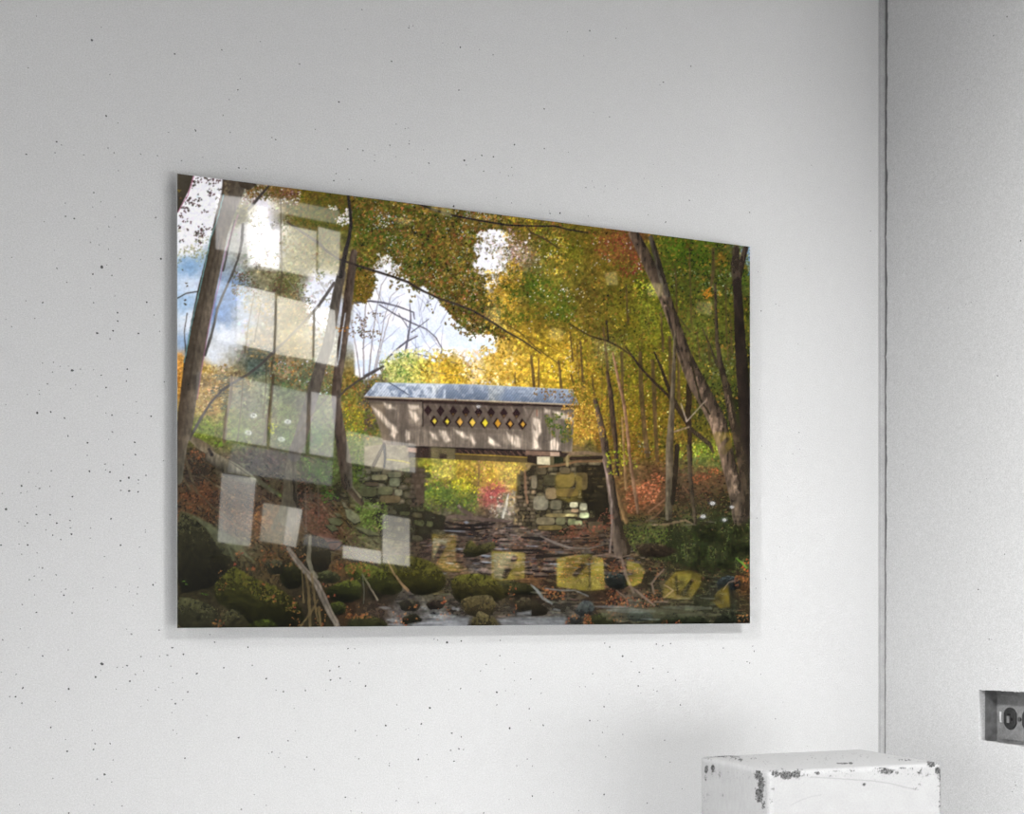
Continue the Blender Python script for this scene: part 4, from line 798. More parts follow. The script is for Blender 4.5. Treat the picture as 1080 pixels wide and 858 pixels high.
# fascia, eaves, roof
poly([(384, 418.3), (609, 426.6), (608, 429.5), (388, 421.5)], (58, 42, 36), .5)
RF = [(396, 403), (500, 405), (604, 410.5), (610, 426), (500, 421.5), (383.6, 417.5)]
w, m = pmask(RF, .4)
fr = np.clip((YY[w]-403-(XX[w]-396)*.03)/15, 0, 1)
cc = C(140, 154, 178)*(1-fr[..., None])+C(92, 108, 136)*fr[..., None]
st = .5+.5*np.sin((XX[w]*1.0-YY[w]*-.75)*2.1)
pat = np.clip((N_big[w]*.35+N_med[w]*.65-.45+np.where(XX[w] < 470, .1, -.04))*5, 0, 1)
hl = np.clip(pat*.42*np.where(XX[w] < 470, 1.3, .7)+.16*st, 0, 1)
cc = cc*(1-hl[..., None])+C(226, 230, 238)*hl[..., None]
mix(w, m, cc)
stroke([(396, 403.4, .8), (500, 405.2, .8), (604, 410.6, .8)], (170, 180, 200), None, .7, .1)
stroke([(384, 418, 1.5), (500, 422, 1.5), (609, 426.6, 1.4)], (186, 164, 140), (186, 164, 140), .95, .15)
line("410 403 1 420 409 1.4 431 416 1", (66, 76, 96), .8)
# beams below
poly([(430, 470), (600, 477), (596, 482), (556, 487), (430, 482)], (62, 46, 38), .5, 1, .3)
poly([(428, 469.5), (592, 475.2), (592, 477), (428, 471.5)], (44, 33, 30), .4)
for k in range(13):
    x = 484+k*6.8; line(f"{x} {474+k*.2} 1 {x+4} {478+k*.2} 1.2", (130, 92, 76), .6)
line("480 478.3 1.2 520 480 1.2 556 482 1.2", (196, 160, 40), .9)
poly([(480, 479.5), (556, 483), (556, 487.5), (480, 484)], (96, 78, 44), .5, 1, .25)
poly([(428, 471), (439, 472), (439, 477), (428, 475.5)], (190, 150, 124), .6, .9)
poly([(554, 474.6), (589, 476), (589, 480.6), (554, 479)], (130, 100, 80), .5); poly([(580, 476), (590, 476.4), (590, 480.6), (580, 480.6)], (190, 156, 130), .5)
poly([(566, 481), (580, 481), (580, 490), (566, 489)], (196, 182, 146), .5, 1, .15); poly([(580, 481), (584, 481), (584, 490), (580, 490)], (104, 92, 60), .5)
poly([(556, 480), (566, 481), (566, 489), (556, 487)], (44, 34, 26), .5); poly([(584, 481), (594, 481), (594, 487), (584, 488)], (40, 44, 26), .5)
poly([(430, 482), (440, 483), (441, 492), (447, 496), (447, 530), (440, 532), (434, 500)], (84, 66, 52), .7, .6, .3)
# left abutment top, struts
poly([(384, 470), (404, 468), (430, 470), (432, 492), (410, 496), (384, 490)], (150, 134, 110), .8, .8, .25)
line("404.5 468 3 399 480 3.4 394 490 4", (48, 38, 34), .95); line("405 469 3 406 482 2.4 405 492 2", (44, 36, 32), .95)
line("408 484 1 425 486 1.4 432 488 1", (196, 180, 60), .8); line("400 462 1 405 468 1.4", (80, 66, 56), .6)
# foliage in front of the bridge's right end
leaves([(574, 437), (600, 436), (604, 462), (596, 468), (578, 456)], 210, [(70, 104, 24), (50, 84, 20), (110, 112, 30), (84, 92, 40), (150, 120, 40)], (1.5, 3), .35, 7, .9)
leaves([(592, 428), (625, 424), (640, 460), (612, 470), (600, 455)], 330, [(206, 150, 40), (190, 120, 40), (220, 176, 60), (150, 120, 30)], (1.5, 3), .2, 7, .85)
leaves([(560, 410), (610, 410), (612, 432), (590, 424), (575, 420)], 46, [(150, 110, 30), (120, 84, 30), (170, 110, 40), (110, 60, 30)], (1.5, 3), .4, 7, .9)
leaves([(596, 400), (624, 400), (630, 430), (606, 432)], 200, [(190, 146, 30), (160, 120, 26), (110, 110, 26), (206, 160, 50)], (1.5, 3), .2, 7, .9)
for (x, y) in [(564, 415), (566, 416), (576, 413), (575, 421), (578, 415), (595, 416), (585, 413), (600, 418)]: dab(x, y, 3, C(140, 92, 30), .95)
dab(480.6, 422, 2, C(170, 84, 34), .9)

# ---- left ground
own([(187, 465), (240, 470), (350, 484), (385, 500), (400, 560), (440, 600), (300, 610), (187, 560)], 3600, (1.4, 3.6), .36, .8)
leaves([(190, 470), (235, 480), (262, 520), (262, 560), (236, 562), (187, 545)], 700, [(130, 74, 42), (104, 60, 38), (76, 56, 40), (50, 40, 32), (150, 84, 46), (96, 78, 56), (64, 50, 38)], (1.3, 2.8), .2, 8, .8)
for (x, y, r, n) in [(206, 477, 5, 20), (212, 482, 4, 10), (202, 535, 7, 30), (210, 522, 7, 26), (198, 525, 6, 22), (216, 510, 5, 18), (194, 522, 5, 14), (220, 538, 2, 6), (230, 545, 2, 5)]:
    for _ in range(n): dab(x+rng.normal(0, r*.6), y+rng.normal(0, r*.5), rng.uniform(1.5, 3), C(*[(160, 84, 44), (140, 70, 38), (176, 104, 60), (104, 56, 36)][rng.randint(4)]), .8)
for s in ["192 470 3 196 485 3 202 505 2.5 208 520 2", "190 500 2 200 515 2", "212 500 1.5 232 514 2 245 525 1.6", "204 515 1 225 535 1.6 240 545 1", "230 545 1 236 560 1", "225 490 1 236 505 1"]:
    line(s, (112, 92, 66), .7, .4)
leaves(box(236, 472, 350, 505), 330, [(96, 84, 70), (76, 70, 64), (112, 84, 66), (84, 96, 54), (150, 90, 60)], (1.3, 3), .3, 8, .65)
leaves(box(272, 500, 330, 530), 140, [(60, 44, 34), (84, 50, 40), (50, 42, 34)], (1.5, 3.4), .2, 8, .8)
leaves([(264, 520), (285, 525), (276, 572), (262, 580)], 190, [(170, 92, 50), (130, 74, 44), (190, 120, 60), (92, 60, 40)], (1.3, 2.6), .25, 7, .85)
leaves([(232, 510), (285, 560), (276, 575), (236, 540)], 240, [(150, 100, 74), (120, 84, 66), (170, 116, 80)], (1.2, 2.6), .35, 7, .7)
leaves([(314, 500), (352, 515), (360, 560), (322, 560), (312, 530)], 480, [(130, 70, 48), (96, 56, 44), (150, 84, 60), (84, 66, 50), (110, 84, 70)], (1.3, 2.6), .2, 7, .8)
for s in ["322 515 1.6 323 560 1.6", "335 505 1.2 336 545 1.2", "313 535 2 322 560 2"]: line(s, (120, 96, 84), .6)
leaves([(314, 482), (356, 486), (352, 510), (318, 506)], 240, [(84, 116, 34), (104, 140, 40), (64, 92, 30), (96, 84, 56)], (1.4, 2.8), .35, 8, .85)
leaves(box(340, 512, 358, 530), 70, [(90, 140, 30), (64, 110, 24), (60, 70, 30)], (1.5, 2.8), .3, 8, .85)
for (x, y) in [(284, 514), (288, 517), (292, 520), (295, 522), (233, 470), (232, 467), (228, 468)]:
    for _ in range(3): dab(x+rng.normal(0, 1), y+rng.normal(0, 1), 2.8, C(110, 150, 30), .9)
leaves([(374, 530), (408, 530), (410, 556), (392, 562), (378, 552)], 330, [(120, 144, 40), (96, 124, 34), (140, 156, 60), (84, 96, 40)], (1.4, 2.8), .25, 8, .85)
leaves([(356, 555), (395, 560), (396, 590), (360, 590)], 190, [(104, 136, 34), (84, 104, 40), (120, 96, 60), (150, 130, 60)], (1.3, 2.6), .35, 7, .75)
for _ in range(260):                                             # twigs, roots and dead stems down the bank
    x = rng.uniform(188, 400); y = rng.uniform(475, 592)
    if y > 600-(x-188)*.05 or (x > 360 and y < 530): continue
    L = rng.uniform(4, 16); a = rng.uniform(.25, .95)
    c = [(132, 112, 84), (50, 38, 30), (40, 30, 24), (150, 110, 80), (92, 74, 56), (36, 30, 24)][rng.randint(6)]
    stroke([(x, y, .7), (x+L*.5*np.cos(a), y+L*.5*np.sin(a)+rng.uniform(-.6, .6), rng.uniform(.8, 1.8)), (x+L*np.cos(a), y+L*np.sin(a), .5)], c, None, .6, .3)
# logs and rocks on the bank
stroke([(203, 463, 7), (212, 469, 10), (221, 475, 10)], (134, 118, 92), (104, 88, 66), 1, .4)
stroke([(222, 481, 12), (235, 490, 14), (248, 499, 13), (262, 506, 9), (272, 508, 6)], (84, 72, 60), (150, 134, 108), 1, .45)
line("240 484 1.2 256 494 2 270 505 2.4 288 519 2", (156, 144, 116), .8)
stroke([(220, 473.5, 3), (223, 479, 4)], (46, 40, 38), None, .9, .2)
line("236 500 2.4 246 501 2.4 262 503 1.4", (40, 32, 24), .9)
line("270 503 3 278 511 5 292 520 3", (96, 86, 66), .9)
dab(258, 490, 7, C(130, 124, 92), .8, .6)
stroke([(362, 508, 6), (368, 514, 8), (375, 522, 9), (381, 530, 6)], (110, 84, 66), (70, 54, 42), 1, .4); line("360 506 1.5 370 511 2 380 524 2", (156, 136, 100), .8)
for (P, c) in [("363 535 370 537 378 543 380 549 374 552 366 546", (134, 124, 90)), ("345 546 356 545 362 550 358 554 348 552", (92, 86, 56)), ("352 540 358 541 361 545 356 545", (110, 100, 70)), ("342 553 352 553 357 558 350 560", (96, 92, 60)), ("360 528 364 530 367 536 362 534", (130, 112, 84)),
               ("335 568 350 566 362 572 352 580 338 578", (110, 70, 50)), ("373 555 390 558 400 564 388 564", (110, 104, 70)), ("326 560 345 562 358 570 340 572", (120, 74, 56))]:
    v = [float(t) for t in P.split()]; q = [(v[i], v[i+1]) for i in range(0, len(v), 2)]
    poly([(a_, b_+1.2) for a_, b_ in q], (36, 30, 20), .7, .9); poly(q, c, .6, 1, .4)
# stump
stroke([(309, 470, 7), (307, 485, 10), (306, 505, 14), (306, 525, 17), (303, 545, 20)], (104, 90, 72), (90, 76, 60), .75, .5)
stroke([(302, 520, 5), (296, 540, 6), (288, 556, 5)], (100, 84, 66), None, .7, .5)
stroke([(308, 530, 8), (308, 552, 10), (312, 570, 6)], (96, 80, 62), None, .7, .5)
for s in ["312 475 2 318 495 3 326 515 3 330 525 2", "296 480 1 292 510 1.4 286 540 1.4", "303 490 1.4 302 540 1.4"]: line(s, (84, 70, 54), .6)
line("309 505 2 311 525 3 318 545 2.4", (50, 40, 32), .8)
# leaning trunks and left trees
stroke([(360, 288, 9), (355, 310, 10), (351, 335, 10), (345, 365, 11), (338, 385, 12), (331, 410, 13), (324, 435, 13), (317, 460, 14), (310, 480, 13)], (84, 76, 66), (96, 84, 74), 1, .35)
stroke([(373, 266, 7), (370, 290, 9), (367, 315, 9.5), (363, 345, 9.5), (360, 370, 10), (356, 395, 10), (354, 420, 9.5), (357, 445, 10), (360, 465, 12), (364, 490, 14), (366, 510, 12)], (66, 50, 42), (104, 88, 74), 1, .45)
line("364 330 1 361 350 1.4 358 372 1.6 356 384 1", (205, 220, 235), .75)
leaves(box(355, 345, 368, 350), 10, [(190, 110, 30)], (1.6, 2.8), 0, 7, .9)
stroke([(288, 395, 3), (286, 420, 3), (282, 440, 3), (279, 465, 3)], (84, 66, 44), None, .85, .4)
stroke([(244, 396, 3), (243, 420, 3), (238, 440, 4), (236, 465, 4)], (110, 88, 64), (92, 72, 50), .85, .4)
for s in ["256 400 1.2 254 430 1.4 250 465 1.4", "296 208 1.4 296 240 1.4 297 290 2 295 310 2", "290 318 3 291 345 2.4 289 370 2.6 286 390 2", "331 330 2.4 331 348 2.4 330 375 1.6", "281 380 1 280 410 1.4 277 440 1",
          "325 405 2 322 420 1.6 326 440 1.4 328 465 1.6", "268 310 1 262 340 1.4 258 372 1.4", "275 320 1 268 360 1.4", "312 460 1.4 320 448 1.6 333 432 1.6 345 418 1.4", "310 478 1.4 330 460 1.6"]:
    line(s, (84, 72, 50), .75, .3)
line("352 298 3 344 310 3 335 323 3 325 334 2.4 300 360 2 288 371 3.4 276 383 2.6 262 394 2.6 248 402 2.4 234 411 2.6 222 424 2.4 212 440 2.8 203 456 3 199 462 4", (84, 76, 72), .95)
line("303 234 1.6 318 244 2.4 336 256 3 345 265 2 357 273 2.2 372 278 2.6 390 284 2.6 410 290 2.4 430 297 2.6 445 306 2.4 462 314 2.2 480 320 2.2 500 328 2.2 520 340 2.2 535 350 2 550 358 1.4 570 372 1.2", (58, 48, 44), 1)
line("530 340 1 548 350 1.4 565 366 1.4 590 384 1", (84, 66, 30), .7); line("525 334 1 550 352 1 575 362 1 600 376 1", (96, 72, 30), .6)
line("283 196 2 275 205 2.8 266 216 3 262 220 2", (66, 58, 56), 1)
line("367 206 3 369 222 3.4 370 236 3.6 368 250 4 365 262 4.6 362 275 5.4 359 290 7", (50, 44, 42), 1)
line("440 214 1.4 455 220 2.2 470 225 2.2 488 229 2 510 233 2 535 237 2 560 238 1.6 585 238 1.8 600 242 1.6 620 245 1.2", (44, 38, 36), 1)
line("555 239 1.6 560 245 1.6 575 252 1.6 590 262 1.4", (60, 48, 34), .9)
line("357 418 2 365 410 2.4 378 401 2.4 392 393 2.4 404 386 2", (80, 72, 66), .95)
line("360 470 1 350 455 1", (60, 50, 40), .3)
for s in ["256 236 2.6 255 252 2.8 253 264 2.6 250 275 2 244 290 2.4 236 308 2.2 229 325 2.6 226 340 2.6 222 355 2.8 216 374 2.8", "247 232 1.4 243 250 1.4 239 268 1.8 235 285 2", "187 314 1.2 196 309 1.2 208 307 1.2", "196 372 1.4 194 350 1 197 330 .8", "205 345 .8 202 370 1"]:
    line(s, (76, 70, 64), .9)
stroke([(248, 186, 27), (244, 205, 22), (237, 225, 18.5), (231, 248, 16.5), (225, 275, 17.5), (218, 305, 19), (211, 340, 19.5), (204, 380, 20), (199, 415, 18), (195, 445, 17), (190, 470, 14), (186, 505, 12)], (70, 56, 42), (112, 100, 84), 1, .3)
stroke([(256, 192, 10), (262, 196, 8), (268, 194, 4)], (74, 62, 50), (84, 72, 58), 1, .3)
for s in ["230 252 2 220 290 2 208 350 2.4 198 410 2.6", "236 240 2 229 275 2.4 222 310 2"]: line(s, (50, 40, 30), .35)
for _ in range(16): dab(240+rng.normal(0, 1.4), rng.uniform(190, 208), 3, C(150, 132, 96), .6)
stroke([(235.5, 205, .9), (228, 235, .9), (222, 250, .9), (216, 280, .9), (208, 315, .9), (201, 345, .9), (194, 382, .9)], (120, 214, 222), None, .8, 0)
stroke([(251, 226, .9), (243, 248, .9), (235, 275, .9), (233, 290, .9), (228, 310, .9), (220, 345, .9), (213, 385, .9), (208, 420, .8)], (196, 110, 160), None, .7, 0)
poly([(186, 182), (204, 184), (199, 200), (187, 224), (184, 224)], (76, 68, 54), .4, 1, .15)
stroke([(204.5, 184, .8), (198, 205, .8), (187.5, 223, .8)], (200, 70, 120), None, .8, 0)
dab(189, 201, 4, C(160, 130, 40), .8); dab(191, 209, 3, C(150, 100, 60), .8)

# ---- boulders
def rock(s, c, moss=None, dark=.32, edge=.25, blur=.6):
    v = [float(t) for t in s.split()]; q0 = [(v[i], v[i+1]) for i in range(0, len(v), 2)]
    q = []
    for i in range(len(q0)):                                     # rounded corners
        a_, b_ = q0[i], q0[(i+1) % len(q0)]
        q += [(a_[0]*.8+b_[0]*.2, a_[1]*.8+b_[1]*.2), (a_[0]*.2+b_[0]*.8, a_[1]*.2+b_[1]*.8)]
    w, m = pmask(q, blur)
    ys = [p[1] for p in q]; y0, y1 = min(ys), max(ys)
    t = np.clip((YY[w]-y0)/(y1-y0), 0, 1)
    t = np.clip(t+(N_med[w]-.5)*.35, 0, 1)[..., None]
    top = C(*(moss or c)); body = C(*c); bot = body*dark
    cc = np.where(t < .4, top*(1-t/.4)+body*(t/.4), body*(1-(t-.4)/.6)+bot*((t-.4)/.6))
    cc = cc*(.86+.9*(N_med[w]-.5)+.7*(N_leaf[w]-.5)+.3*(N_fine[w]-.5))[..., None]
    mix(w, m, np.clip(cc, 0, 1))
for a in [("187 538 200 541 214 548 232 556 246 566 250 578 243 590 236 604 230 616 210 622 187 626", (64, 56, 34), (92, 84, 52), .4),
          ("296 598 304 592 314 594 320 604 318 618 304 622 294 612", (50, 46, 22), (92, 84, 44), .4),
          ("278 592 290 588 300 594 298 604 284 606", (74, 66, 44), (110, 96, 72), .4),
          ("224 618 236 604 247 596 256 602 270 610 288 616 304 626 318 640 322 654 314 663 268 662 244 644 228 634", (70, 64, 22), (112, 102, 34), .28),
          ("320 560 345 568 350 590 342 604 322 600 318 580", (70, 58, 40), (110, 88, 66), .5),
          ("334 604 345 600 356 604 360 611 350 615 336 612", (74, 70, 40), (96, 90, 54), .4),
          ("362 596 378 592 395 596 410 604 424 614 424 623 412 628 396 622 384 614 366 606", (76, 76, 24), (124, 128, 34), .35),
          ("342 622 352 616 366 611 378 611 382 618 381 630 368 636 350 634", (52, 52, 18), (124, 124, 40), .2),
          ("346 636 360 633 366 640 362 648 350 648", (60, 60, 22), (92, 92, 30), .3),
          ("366 654 380 648 398 650 408 656 408 663 366 663", (66, 62, 30), (90, 84, 40), .4),
          ("396 590 415 584 436 586 456 592 468 604 470 616 462 624 440 628 424 618 406 604", (76, 72, 22), (88, 84, 28), .2),
          ("474 612 482 606 500 604 516 606 526 614 536 618 537 628 522 634 500 636 480 634", (66, 60, 22), (110, 108, 34), .22),
          ("484 634 492 629 506 627 518 627 523 636 521 646 508 650 492 648", (84, 72, 40), (104, 92, 56), .4),
          ("496 656 500 648 506 643 512 647 522 651 526 660 498 662", (90, 80, 46), (124, 110, 70), .5),
          ("520 612 540 612 560 616 572 622 566 628 540 626", (52, 50, 24), (70, 66, 36), .3),
          ("542 634 552 628 566 634 578 642 576 648 556 650 546 644", (50, 44, 28), (96, 84, 60), .4),
          ("490 574 496 568 502 574 502 584 492 586", (64, 60, 26), (84, 80, 40), .3), ("488 578 506 574 520 570 524 576 516 582 498 588 488 584", (66, 62, 30), (96, 90, 50), .3),
          ("606 644 610 637 616 632 624 634 628 642 622 649 608 650", (76, 78, 74), (120, 124, 124), .5), ("598 650 606 646 614 650 612 657 600 657", (62, 60, 54), (96, 96, 88), .5),
          ("614 658 624 648 636 645 648 650 650 658", (72, 72, 36), (92, 92, 52), .5), ("607 616 614 608 626 608 634 614 634 620 610 622", (110, 92, 50), (124, 104, 60), .7),
          ("636 608 646 602 658 606 664 616 654 622 640 618", (44, 46, 40), (84, 96, 90), .4), ("660 648 668 643 684 645 690 650 680 655 664 654", (44, 56, 52), (74, 92, 90), .5),
          ("690 656 702 648 722 646 740 650 750 657 750 659 690 659", (46, 50, 28), (70, 72, 44), .4), ("752 656 758 648 775 644 791 648 791 660 752 660", (40, 42, 28), (60, 62, 40), .4),
          ("187 629 200 630 214 634 226 640 231 650 228 664 187 664", (78, 70, 42), (96, 88, 54), .6), ("232 654 238 645 246 641 255 647 262 657 262 664 232 664", (76, 66, 38), (104, 94, 60), .55),
          ("262 658 272 653 284 652 292 658 292 664 262 664", (66, 70, 20), (92, 100, 24), .4), ("755 612 765 606 778 608 782 618 770 624 758 622", (44, 48, 46), (76, 84, 84), .5),
          ("668 574 682 572 700 574 716 580 700 588 676 586", (66, 50, 34), (92, 74, 50), .5), ("420 634 432 630 444 636 440 644 424 644", (52, 48, 34), (92, 84, 66), .4), ("448 636 458 630 470 634 466 642 452 642", (52, 44, 34), (84, 74, 56), .4),
          ("424 650 438 646 446 654 436 660 424 658", (34, 34, 20), (60, 56, 36), .4)]:
    rock(*a)
for k in range(26):
    x = 205+k*1.7; line(f"{x} {545+k*.9} 1 {x+12} {556+k*1.1} 1.6 {x+20} {566+k*1.0} 1", (120, 114, 84), .35, .5)
line("204 544 2 222 554 3 238 570 3 246 590 2", (120, 112, 78), .6)
poly([(216, 553), (262, 572), (246, 590), (236, 585), (225, 570)], (104, 98, 66), 2, .5, .35)
leaves([(245, 598), (262, 606), (300, 625), (318, 640), (316, 648), (280, 636), (256, 618)], 170, [(124, 112, 34), (110, 96, 30), (140, 100, 44), (92, 90, 26)], (1.4, 3), .25, 8, .7)
for (x, y) in [(247, 595), (261, 600), (268, 601), (290, 634), (289, 630), (310, 640), (313, 630), (310, 636), (279, 616), (250, 584), (255, 583), (280, 590), (372, 611), (314, 595), (342, 617), (389, 607), (375, 603), (345, 628), (353, 627), (268, 600), (522, 571)]:
    for _ in range(2): dab(x+rng.normal(0, 1.2), y+rng.normal(0, .8), rng.uniform(2, 3), C(*[(196, 84, 50), (206, 110, 60), (170, 60, 50)][rng.randint(3)]), .9)
# litter between rocks
for P, n in [([(244, 580), (300, 572), (330, 582), (320, 596), (262, 600)], 170), (box(350, 592, 396, 604), 130), (box(365, 638, 395, 652), 90), (box(415, 638, 440, 660), 40), (box(300, 640, 345, 662), 60), (box(455, 630, 476, 655), 60), (box(572, 618, 596, 632), 120),
             (box(592, 648, 626, 658), 90), (box(640, 622, 700, 640), 140), (box(230, 600, 240, 622), 20), (box(535, 615, 545, 650), 20), (box(696, 650, 720, 658), 24), (box(774, 598, 791, 620), 60), (box(775, 648, 791, 658), 40), (box(225, 650, 240, 662), 24), (box(640, 645, 665, 658), 30)]:
    leaves(P, int(n*.65), [(176, 90, 44), (190, 110, 54), (150, 64, 36), (170, 104, 50), (110, 64, 40)], (1.2, 2.8), .45, 7, .85)
for _ in range(6): dab(787+rng.normal(0, 1.6), 598+rng.normal(0, 5), 3, C(230, 90, 40), .9)
line("776 588 1 782 593 2 787 598 2", (110, 150, 40), .9)
for (x, y) in [(194, 613), (197, 616), (214, 626), (218, 627)]: dab(x, y, 3.6, C(80, 110, 30), .9, .6)
# water
for s in [(430, 658, 470, 650, 495, 650, 492, 662, 440, 662), (524, 652, 545, 650, 596, 650, 596, 660, 530, 660), (545, 646, 560, 643, 560, 648, 545, 648)]:
    q = [(s[i], s[i+1]) for i in range(0, len(s), 2)]; poly(q, (122, 124, 128), 1.4, .8, .35, N_h)
for (x, y, L, t) in [(400, 640, 12, 3), (408, 653, 12, 4), (410, 658, 16, 4), (445, 640, 3, 6), (478, 641, 5, 9), (505, 656, 1, 1), (560, 624, 16, 3), (575, 634, 14, 2), (584, 642, 6, 5), (628, 639, 34, 3), (640, 643, 50, 5), (615, 656, 1, 1), (714, 630, 14, 2), (738, 630, 16, 2), (700, 640, 50, 5), (676, 652, 20, 2), (452, 648, 28, 2)]:
    stroke([(x, y, t*.4), (x+L/2, y+.5, min(t, L/3)), (x+L, y+1, t*.4)], (150, 154, 160) if y > 636 and x < 690 else (120, 118, 100), None, .5, .3)
line("560 616 1 566 622 3 572 630 3 582 636 2", (130, 134, 134), .8); line("575 620 1.4 590 622 1.6 606 622 1 620 628 1.4", (140, 140, 140), .8)
poly([(630, 642), (700, 640), (760, 648), (700, 652), (640, 654)], (100, 94, 72), 2, .5, .3, N_h)
# drift branches
BRC = (150, 126, 112)
line("304 578 4 312 590 5.4 322 602 6 333 614 7 340 628 7 346 642 6.4 354 656 6 357 664 5", BRC, 1, .3)
line("306 582 1 316 594 1.4 330 610 1.6 338 622 1.6 346 640 1.4 354 656 1.2", (96, 76, 66), .6)
line("327 566 3 326 580 4 325 590 5 329 602 4 334 608 3", (140, 122, 100), .9); line("312 575 3 309 565 3 315 552 3", (92, 74, 52), .8)
for s in ["322 605 2 325 620 2.6 326 640 3 327 662 3", "328 605 2 331 625 2.4 333 645 2 335 655 1.4", "315 662 2 328 645 2 335 632 1.6", "336 640 3 338 660 2", "318 600 1.4 320 635 1.6"]: line(s, (120, 92, 56), .85)
line("382 605 1 388 615 1.6 392 622 1.6 398 632 2", (150, 130, 110), .8); line("408 590 1 415 604 2 424 616 2.6 430 622 3", (150, 116, 80), .85); line("382 604 1 384 625 1 383 636 1", (110, 110, 100), .6)
for s in ["656 590 2 658 600 3 662 612 3 668 624 2.4", "656 588 2 640 584 2 625 586 1", "664 585 1 650 588 1", "690 626 1.4 687 615 2 692 608 2 700 600 1.6", "668 620 2 680 630 2.4 690 638 1.6", "690 634 1.6 704 634 1.4", "700 630 1.4 710 622 1.6 700 616 1", "762 622 1 768 614 1.2 774 612 2", "660 630 1 650 622 1"]:
    line(s, (140, 112, 96), .85)
leaves(box(640, 596, 700, 612), 60, LIT, (1.2, 2.6), .4, 7, .8)
w_ = win(184, 466, 440, 664)
gx_ = np.clip((YY[w_]-470)/30, 0, 1)*np.clip((430-XX[w_])/60, 0, 1)
IMG[w_] *= 1-gx_[..., None]*np.array([.20, .13, .14], np.float32)
w_ = win(560, 480, 791, 664)
gx_ = np.clip((YY[w_]-490)/40, 0, 1)*np.clip((XX[w_]-560)/60, 0, 1)
IMG[w_] *= 1-gx_[..., None]*np.array([.14, .10, .10], np.float32)
# the print's own tone: deep, slightly muted
lum = (IMG*np.array([.3, .59, .11], np.float32)).sum(2, keepdims=True)
IMG = lum+(IMG-lum)*.86
kf = np.clip((.80-lum)*4, 0, 1)
IMG = IMG*(1-kf*(.16+.30*(N_big-.5)[..., None]+.22*(N_med-.5)[..., None]))
IMG = np.clip(IMG, 0, 1)
# soften to the optical sharpness of a print
def blur(a, k):
    for ax in (0, 1):
        p = np.pad(a, [(1, 1) if i == ax else (0, 0) for i in range(3)], mode='edge')
        n = a.shape[ax]
        sl = lambda o: tuple(slice(o, o+n) if i == ax else slice(None) for i in range(3))
        a = p[sl(0)]*k+p[sl(1)]*(1-2*k)+p[sl(2)]*k
    return a
IMG = np.clip(IMG*(1+.10*(N_fine-.5))[..., None], 0, 1)
IMG = np.clip(blur(IMG, .13), 0, 1)

# ---- put the painting on the panel's face as a fine mesh of ink colours
GX, GY = 1000, 680
u = np.linspace(0, 1, GX); v = np.linspace(0, 1, GY)
U, V = np.meshgrid(u, v)
P = np.stack([PX_0+U*(PX_1-PX_0), np.full(U.shape, YF), PZ_0+V*(PZ_1-PZ_0)], -1).reshape(-1, 3)
qx, qy = project(P)
sx_ = np.clip((qx-PX0)*SC-.5, 0, CW-1.01); sy_ = np.clip((qy-PY0)*SC-.5, 0, CH-1.01)
xi = sx_.astype(int); yi = sy_.astype(int); fx = (sx_-xi)[:, None]; fy = (sy_-yi)[:, None]
S = (IMG[yi, xi]*(1-fx)+IMG[yi, xi+1]*fx)*(1-fy)+(IMG[yi+1, xi]*(1-fx)+IMG[yi+1, xi+1]*fx)*fy
LIN = np.where(S <= .04045, S/12.92, ((S+.055)/1.055)**2.4)
INK = 1.12
LIN = np.clip(LIN*INK, .002, .93)
me = bpy.data.meshes.new('printed_picture')
me.vertices.add(GX*GY); me.vertices.foreach_set('co', P.astype(np.float32).ravel())
ii = (np.arange(GY-1)[:, None]*GX+np.arange(GX-1)[None]).ravel()
F = np.stack([ii, ii+1, ii+1+GX, ii+GX], -1).astype(np.int32)
me.loops.add(F.size); me.loops.foreach_set('vertex_index', F.ravel())
me.polygons.add(len(F)); me.polygons.foreach_set('loop_start', np.arange(0, F.size, 4, dtype=np.int32))
me.update(calc_edges=True)
ca = me.color_attributes.new('ink', 'FLOAT_COLOR', 'POINT')
ca.data.foreach_set('color', np.concatenate([LIN, np.ones((len(LIN), 1))], 1).astype(np.float32).ravel())
m = bpy.data.materials.new('glossy_print'); m.use_nodes = True; N = m.node_tree.nodes; L = m.node_tree.links
at = N.new('ShaderNodeAttribute'); at.attribute_name = 'ink'; L.new(at.outputs['Color'], N['Principled BSDF'].inputs['Base Color'])
N['Principled BSDF'].inputs['Roughness'].default_value = .02; N['Principled BSDF'].inputs['IOR'].default_value = 1.75
me.materials.append(m)
M_edge = mat('polished_acrylic_edge', (.55, .57, .57), .15, nz=[(40, .9, 1.1)])
M_alu = mat('aluminium_rail', (.5, .5, .5), .35, .9, nz=[(60, .9, 1.1)])
pr = empty('wall_print', ((PX_0+PX_1)/2, 0, PZ_0))
tag(pr, 'large glossy print of a covered bridge over an autumn stream, hung on the white wall', 'picture')
po = bpy.data.objects.new('printed_picture', me); COL.objects.link(po); under(pr, po)
tag(po, 'forest photograph with a grey wooden covered bridge, yellow trees and mossy boulders')
b = MB(); b.box(PX_0, YF+.0002, PZ_0, PX_1, YF+PT, PZ_1); under(pr, b.build('acrylic_panel', M_edge))
b = MB(); i0 = .06; t0 = .02
for (x0, z0, x1, z1) in [(PX_0+i0, PZ_0+i0, PX_1-i0, PZ_0+i0+t0), (PX_0+i0, PZ_1-i0-t0, PX_1-i0, PZ_1-i0), (PX_0+i0, PZ_0+i0, PX_0+i0+t0, PZ_1-i0), (PX_1-i0-t0, PZ_0+i0, PX_1-i0, PZ_1-i0)]:
    b.box(x0, YF+PT, z0, x1, -.0004, z1)
under(pr, b.build('hanging_frame', M_alu))

